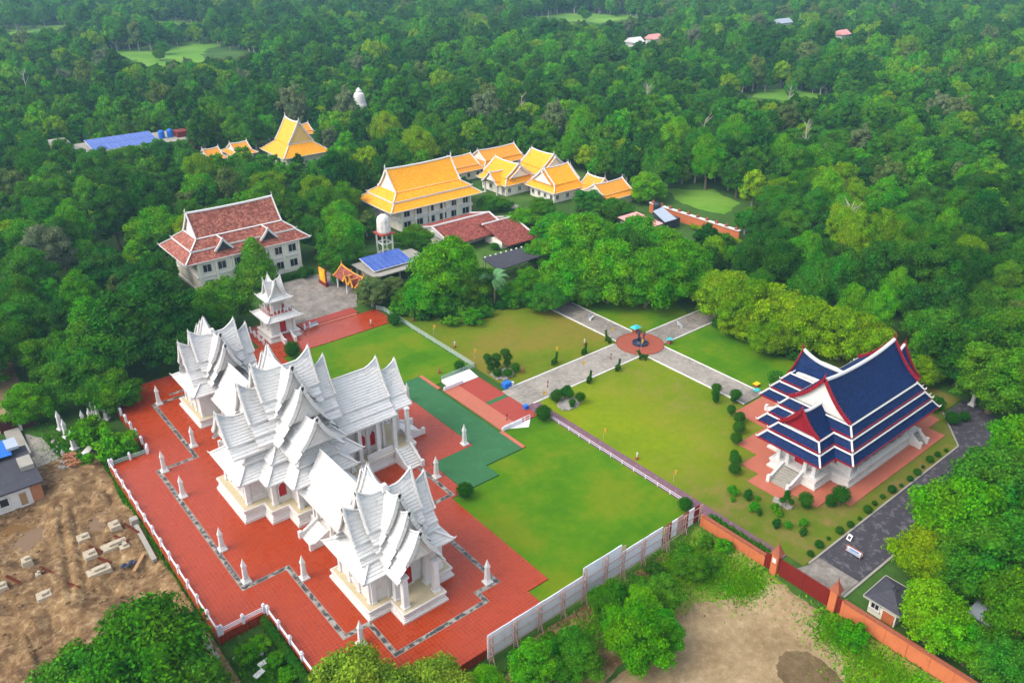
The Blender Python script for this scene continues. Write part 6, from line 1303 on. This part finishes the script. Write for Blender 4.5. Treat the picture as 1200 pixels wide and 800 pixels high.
# palm
pt = thing('palm_tree', 'feathery palm standing at the back edge of the dry lawn', 'palm tree', (99.6, 127.6, 0)); MB().tube([(99.6, 127.6, -.1), (99.75, 127.6, 3), (99.7, 127.7, 6.4)], [.24, .2, .17], 8).build('trunk', 'bark', pt)
def frond_mesh():
    b = MB(); P_ = [Vector((0, 0, 0)), Vector((.8, 0, .55)), Vector((1.7, 0, .65)), Vector((2.5, 0, .2)), Vector((3.1, 0, -.6))]
    b.tube(P_, [.05, .04, .03, .025, .01], 4)
    for k in range(26):
        f = .4+k/26*3.55; i = min(3, int(f)); p = P_[i].lerp(P_[i+1], f-i); l = .75*math.sin(math.pi*min(1, (k+3)/29))+.12
        for s in (-1, 1): b.add([p, p+Vector((.1, 0, .0)), p+Vector((.3, s*l, -.22)), p+Vector((.16, s*l*.95, -.24))], [(0, 1, 2, 3)])
    return b.mesh('frond', 'frond')
FM = frond_mesh()
for k in range(16): o = inst('frond', FM, pt, (.1, .1, 6.4), k*2.4, (1, 1, 1)); o.rotation_euler = (0, -.55+.28*(k % 4), k*2.4)
# bare trees in the wood
def bare(x, y, h, k):
    t = thing('bare_tree', 'leafless grey tree rising out of the forest canopy', 'tree', (x, y, 0), 'bare trees in the forest'); b = MB(); r_ = random.Random(k)
    b.tube([(x, y, -.1), (x+.2, y, h*.5), (x-.2, y+.3, h*.8), (x, y, h)], [.25, .2, .13, .03], 6)
    b.build('trunk', 'pale_bark', t); c_ = MB()
    for j in range(16):
        z = h*r_.uniform(.4, .95); a = r_.uniform(0, 6.3); l = r_.uniform(1.2, 3)
        c_.tube([(x, y, z), (x+l*.5*math.cos(a), y+l*.5*math.sin(a), z+l*.5), (x+l*math.cos(a), y+l*math.sin(a), z+l*1.1)], [.09, .06, .015], 4)
    c_.build('branches', 'pale_bark', t)
for k, (x, y, h) in enumerate(((262, 232, 15), (250, 150, 16), (228, 175, 15), (300, 190, 16), (70, 420, 16), (210, 250, 14), (186, 96, 14), (85, 205, 13))): bare(x, y, h, k)
# grass growing over rough edges
def grass(name, label, spots, n, size, mat, seed):
    r = np.random.default_rng(seed); ii = r.integers(0, len(spots), n); S = np.array(spots, float)[ii]; a = r.uniform(0, 6.28, n); q_ = np.abs(r.normal(scale=.62, size=n))
    x = S[:, 0]+S[:, 2]*q_*np.cos(a); y = S[:, 1]+S[:, 3]*q_*np.sin(a); z = gz(x, y); s = size*r.uniform(.5, 1.3, n); t_ = r.uniform(0, 6.28, n); dx, dy = np.cos(t_)*s*.4, np.sin(t_)*s*.4
    lx, ly = r.normal(scale=.35, size=n)*s, r.normal(scale=.35, size=n)*s
    V = np.stack([np.stack([x-dx, y-dy, z], 1), np.stack([x+dx, y+dy, z], 1), np.stack([x+lx, y+ly, z+s], 1)], 1).reshape(-1, 3)
    me = bpy.data.meshes.new(name); me.vertices.add(3*n); me.vertices.foreach_set('co', V.astype(np.float32).ravel()); me.loops.add(3*n); me.loops.foreach_set('vertex_index', np.arange(3*n, dtype=np.int32)); me.polygons.add(n); me.polygons.foreach_set('loop_start', (np.arange(n)*3).astype(np.int32)); me.update(); me.materials.append(MT(mat))
    o = bpy.data.objects.new(name, me); COL.objects.link(o); o['kind'] = 'stuff'; tag(o, label, 'grass')
grass('wild_grass', 'rough grass and weeds along the orange wall and yard edges', [(72, 46.5, 5, 4.5), (74.0, 24, 2.6, 8), (74.5, 30, 2.4, 3), (73, 42, 3, 2.5), (70.5, 21, 3, 6), (64, 48.5, 9, 3), (50, 49.5, 9, 3), (72.5, 18, 3, 6), (70, 50, 6, 2.5)], 60000, .36, 'leaf_bright', 3)
grass('site_weeds', 'weeds and grass at the edge of the muddy site and plaza wall', [(17, 112, .5, 6), (17, 98, .4, 8), (16.5, 84, .8, 9), (13, 132, 3.5, 7), (20, 69, 3, 6), (16, 121, 2, 3)], 14000, .35, 'leaf_bright', 4)

# ---------------------------------------------------------------- haze: one closed box of even, thin air
hz = MB().box(-700, -700, -4, 2600, 2600, 90).build('haze', None); hz['kind'] = 'stuff'
hm = bpy.data.materials.new('haze_air'); hm.use_nodes = True; nt = hm.node_tree; nt.nodes.remove(nt.nodes['Principled BSDF'])
pv_ = nt.nodes.new('ShaderNodeVolumePrincipled'); pv_.inputs['Color'].default_value = (.42, .72, .95, 1); pv_.inputs['Density'].default_value = .0002; pv_.inputs['Anisotropy'].default_value = .2
nt.links.new(pv_.outputs[0], nt.nodes['Material Output'].inputs['Volume']); hz.data.materials.append(hm)
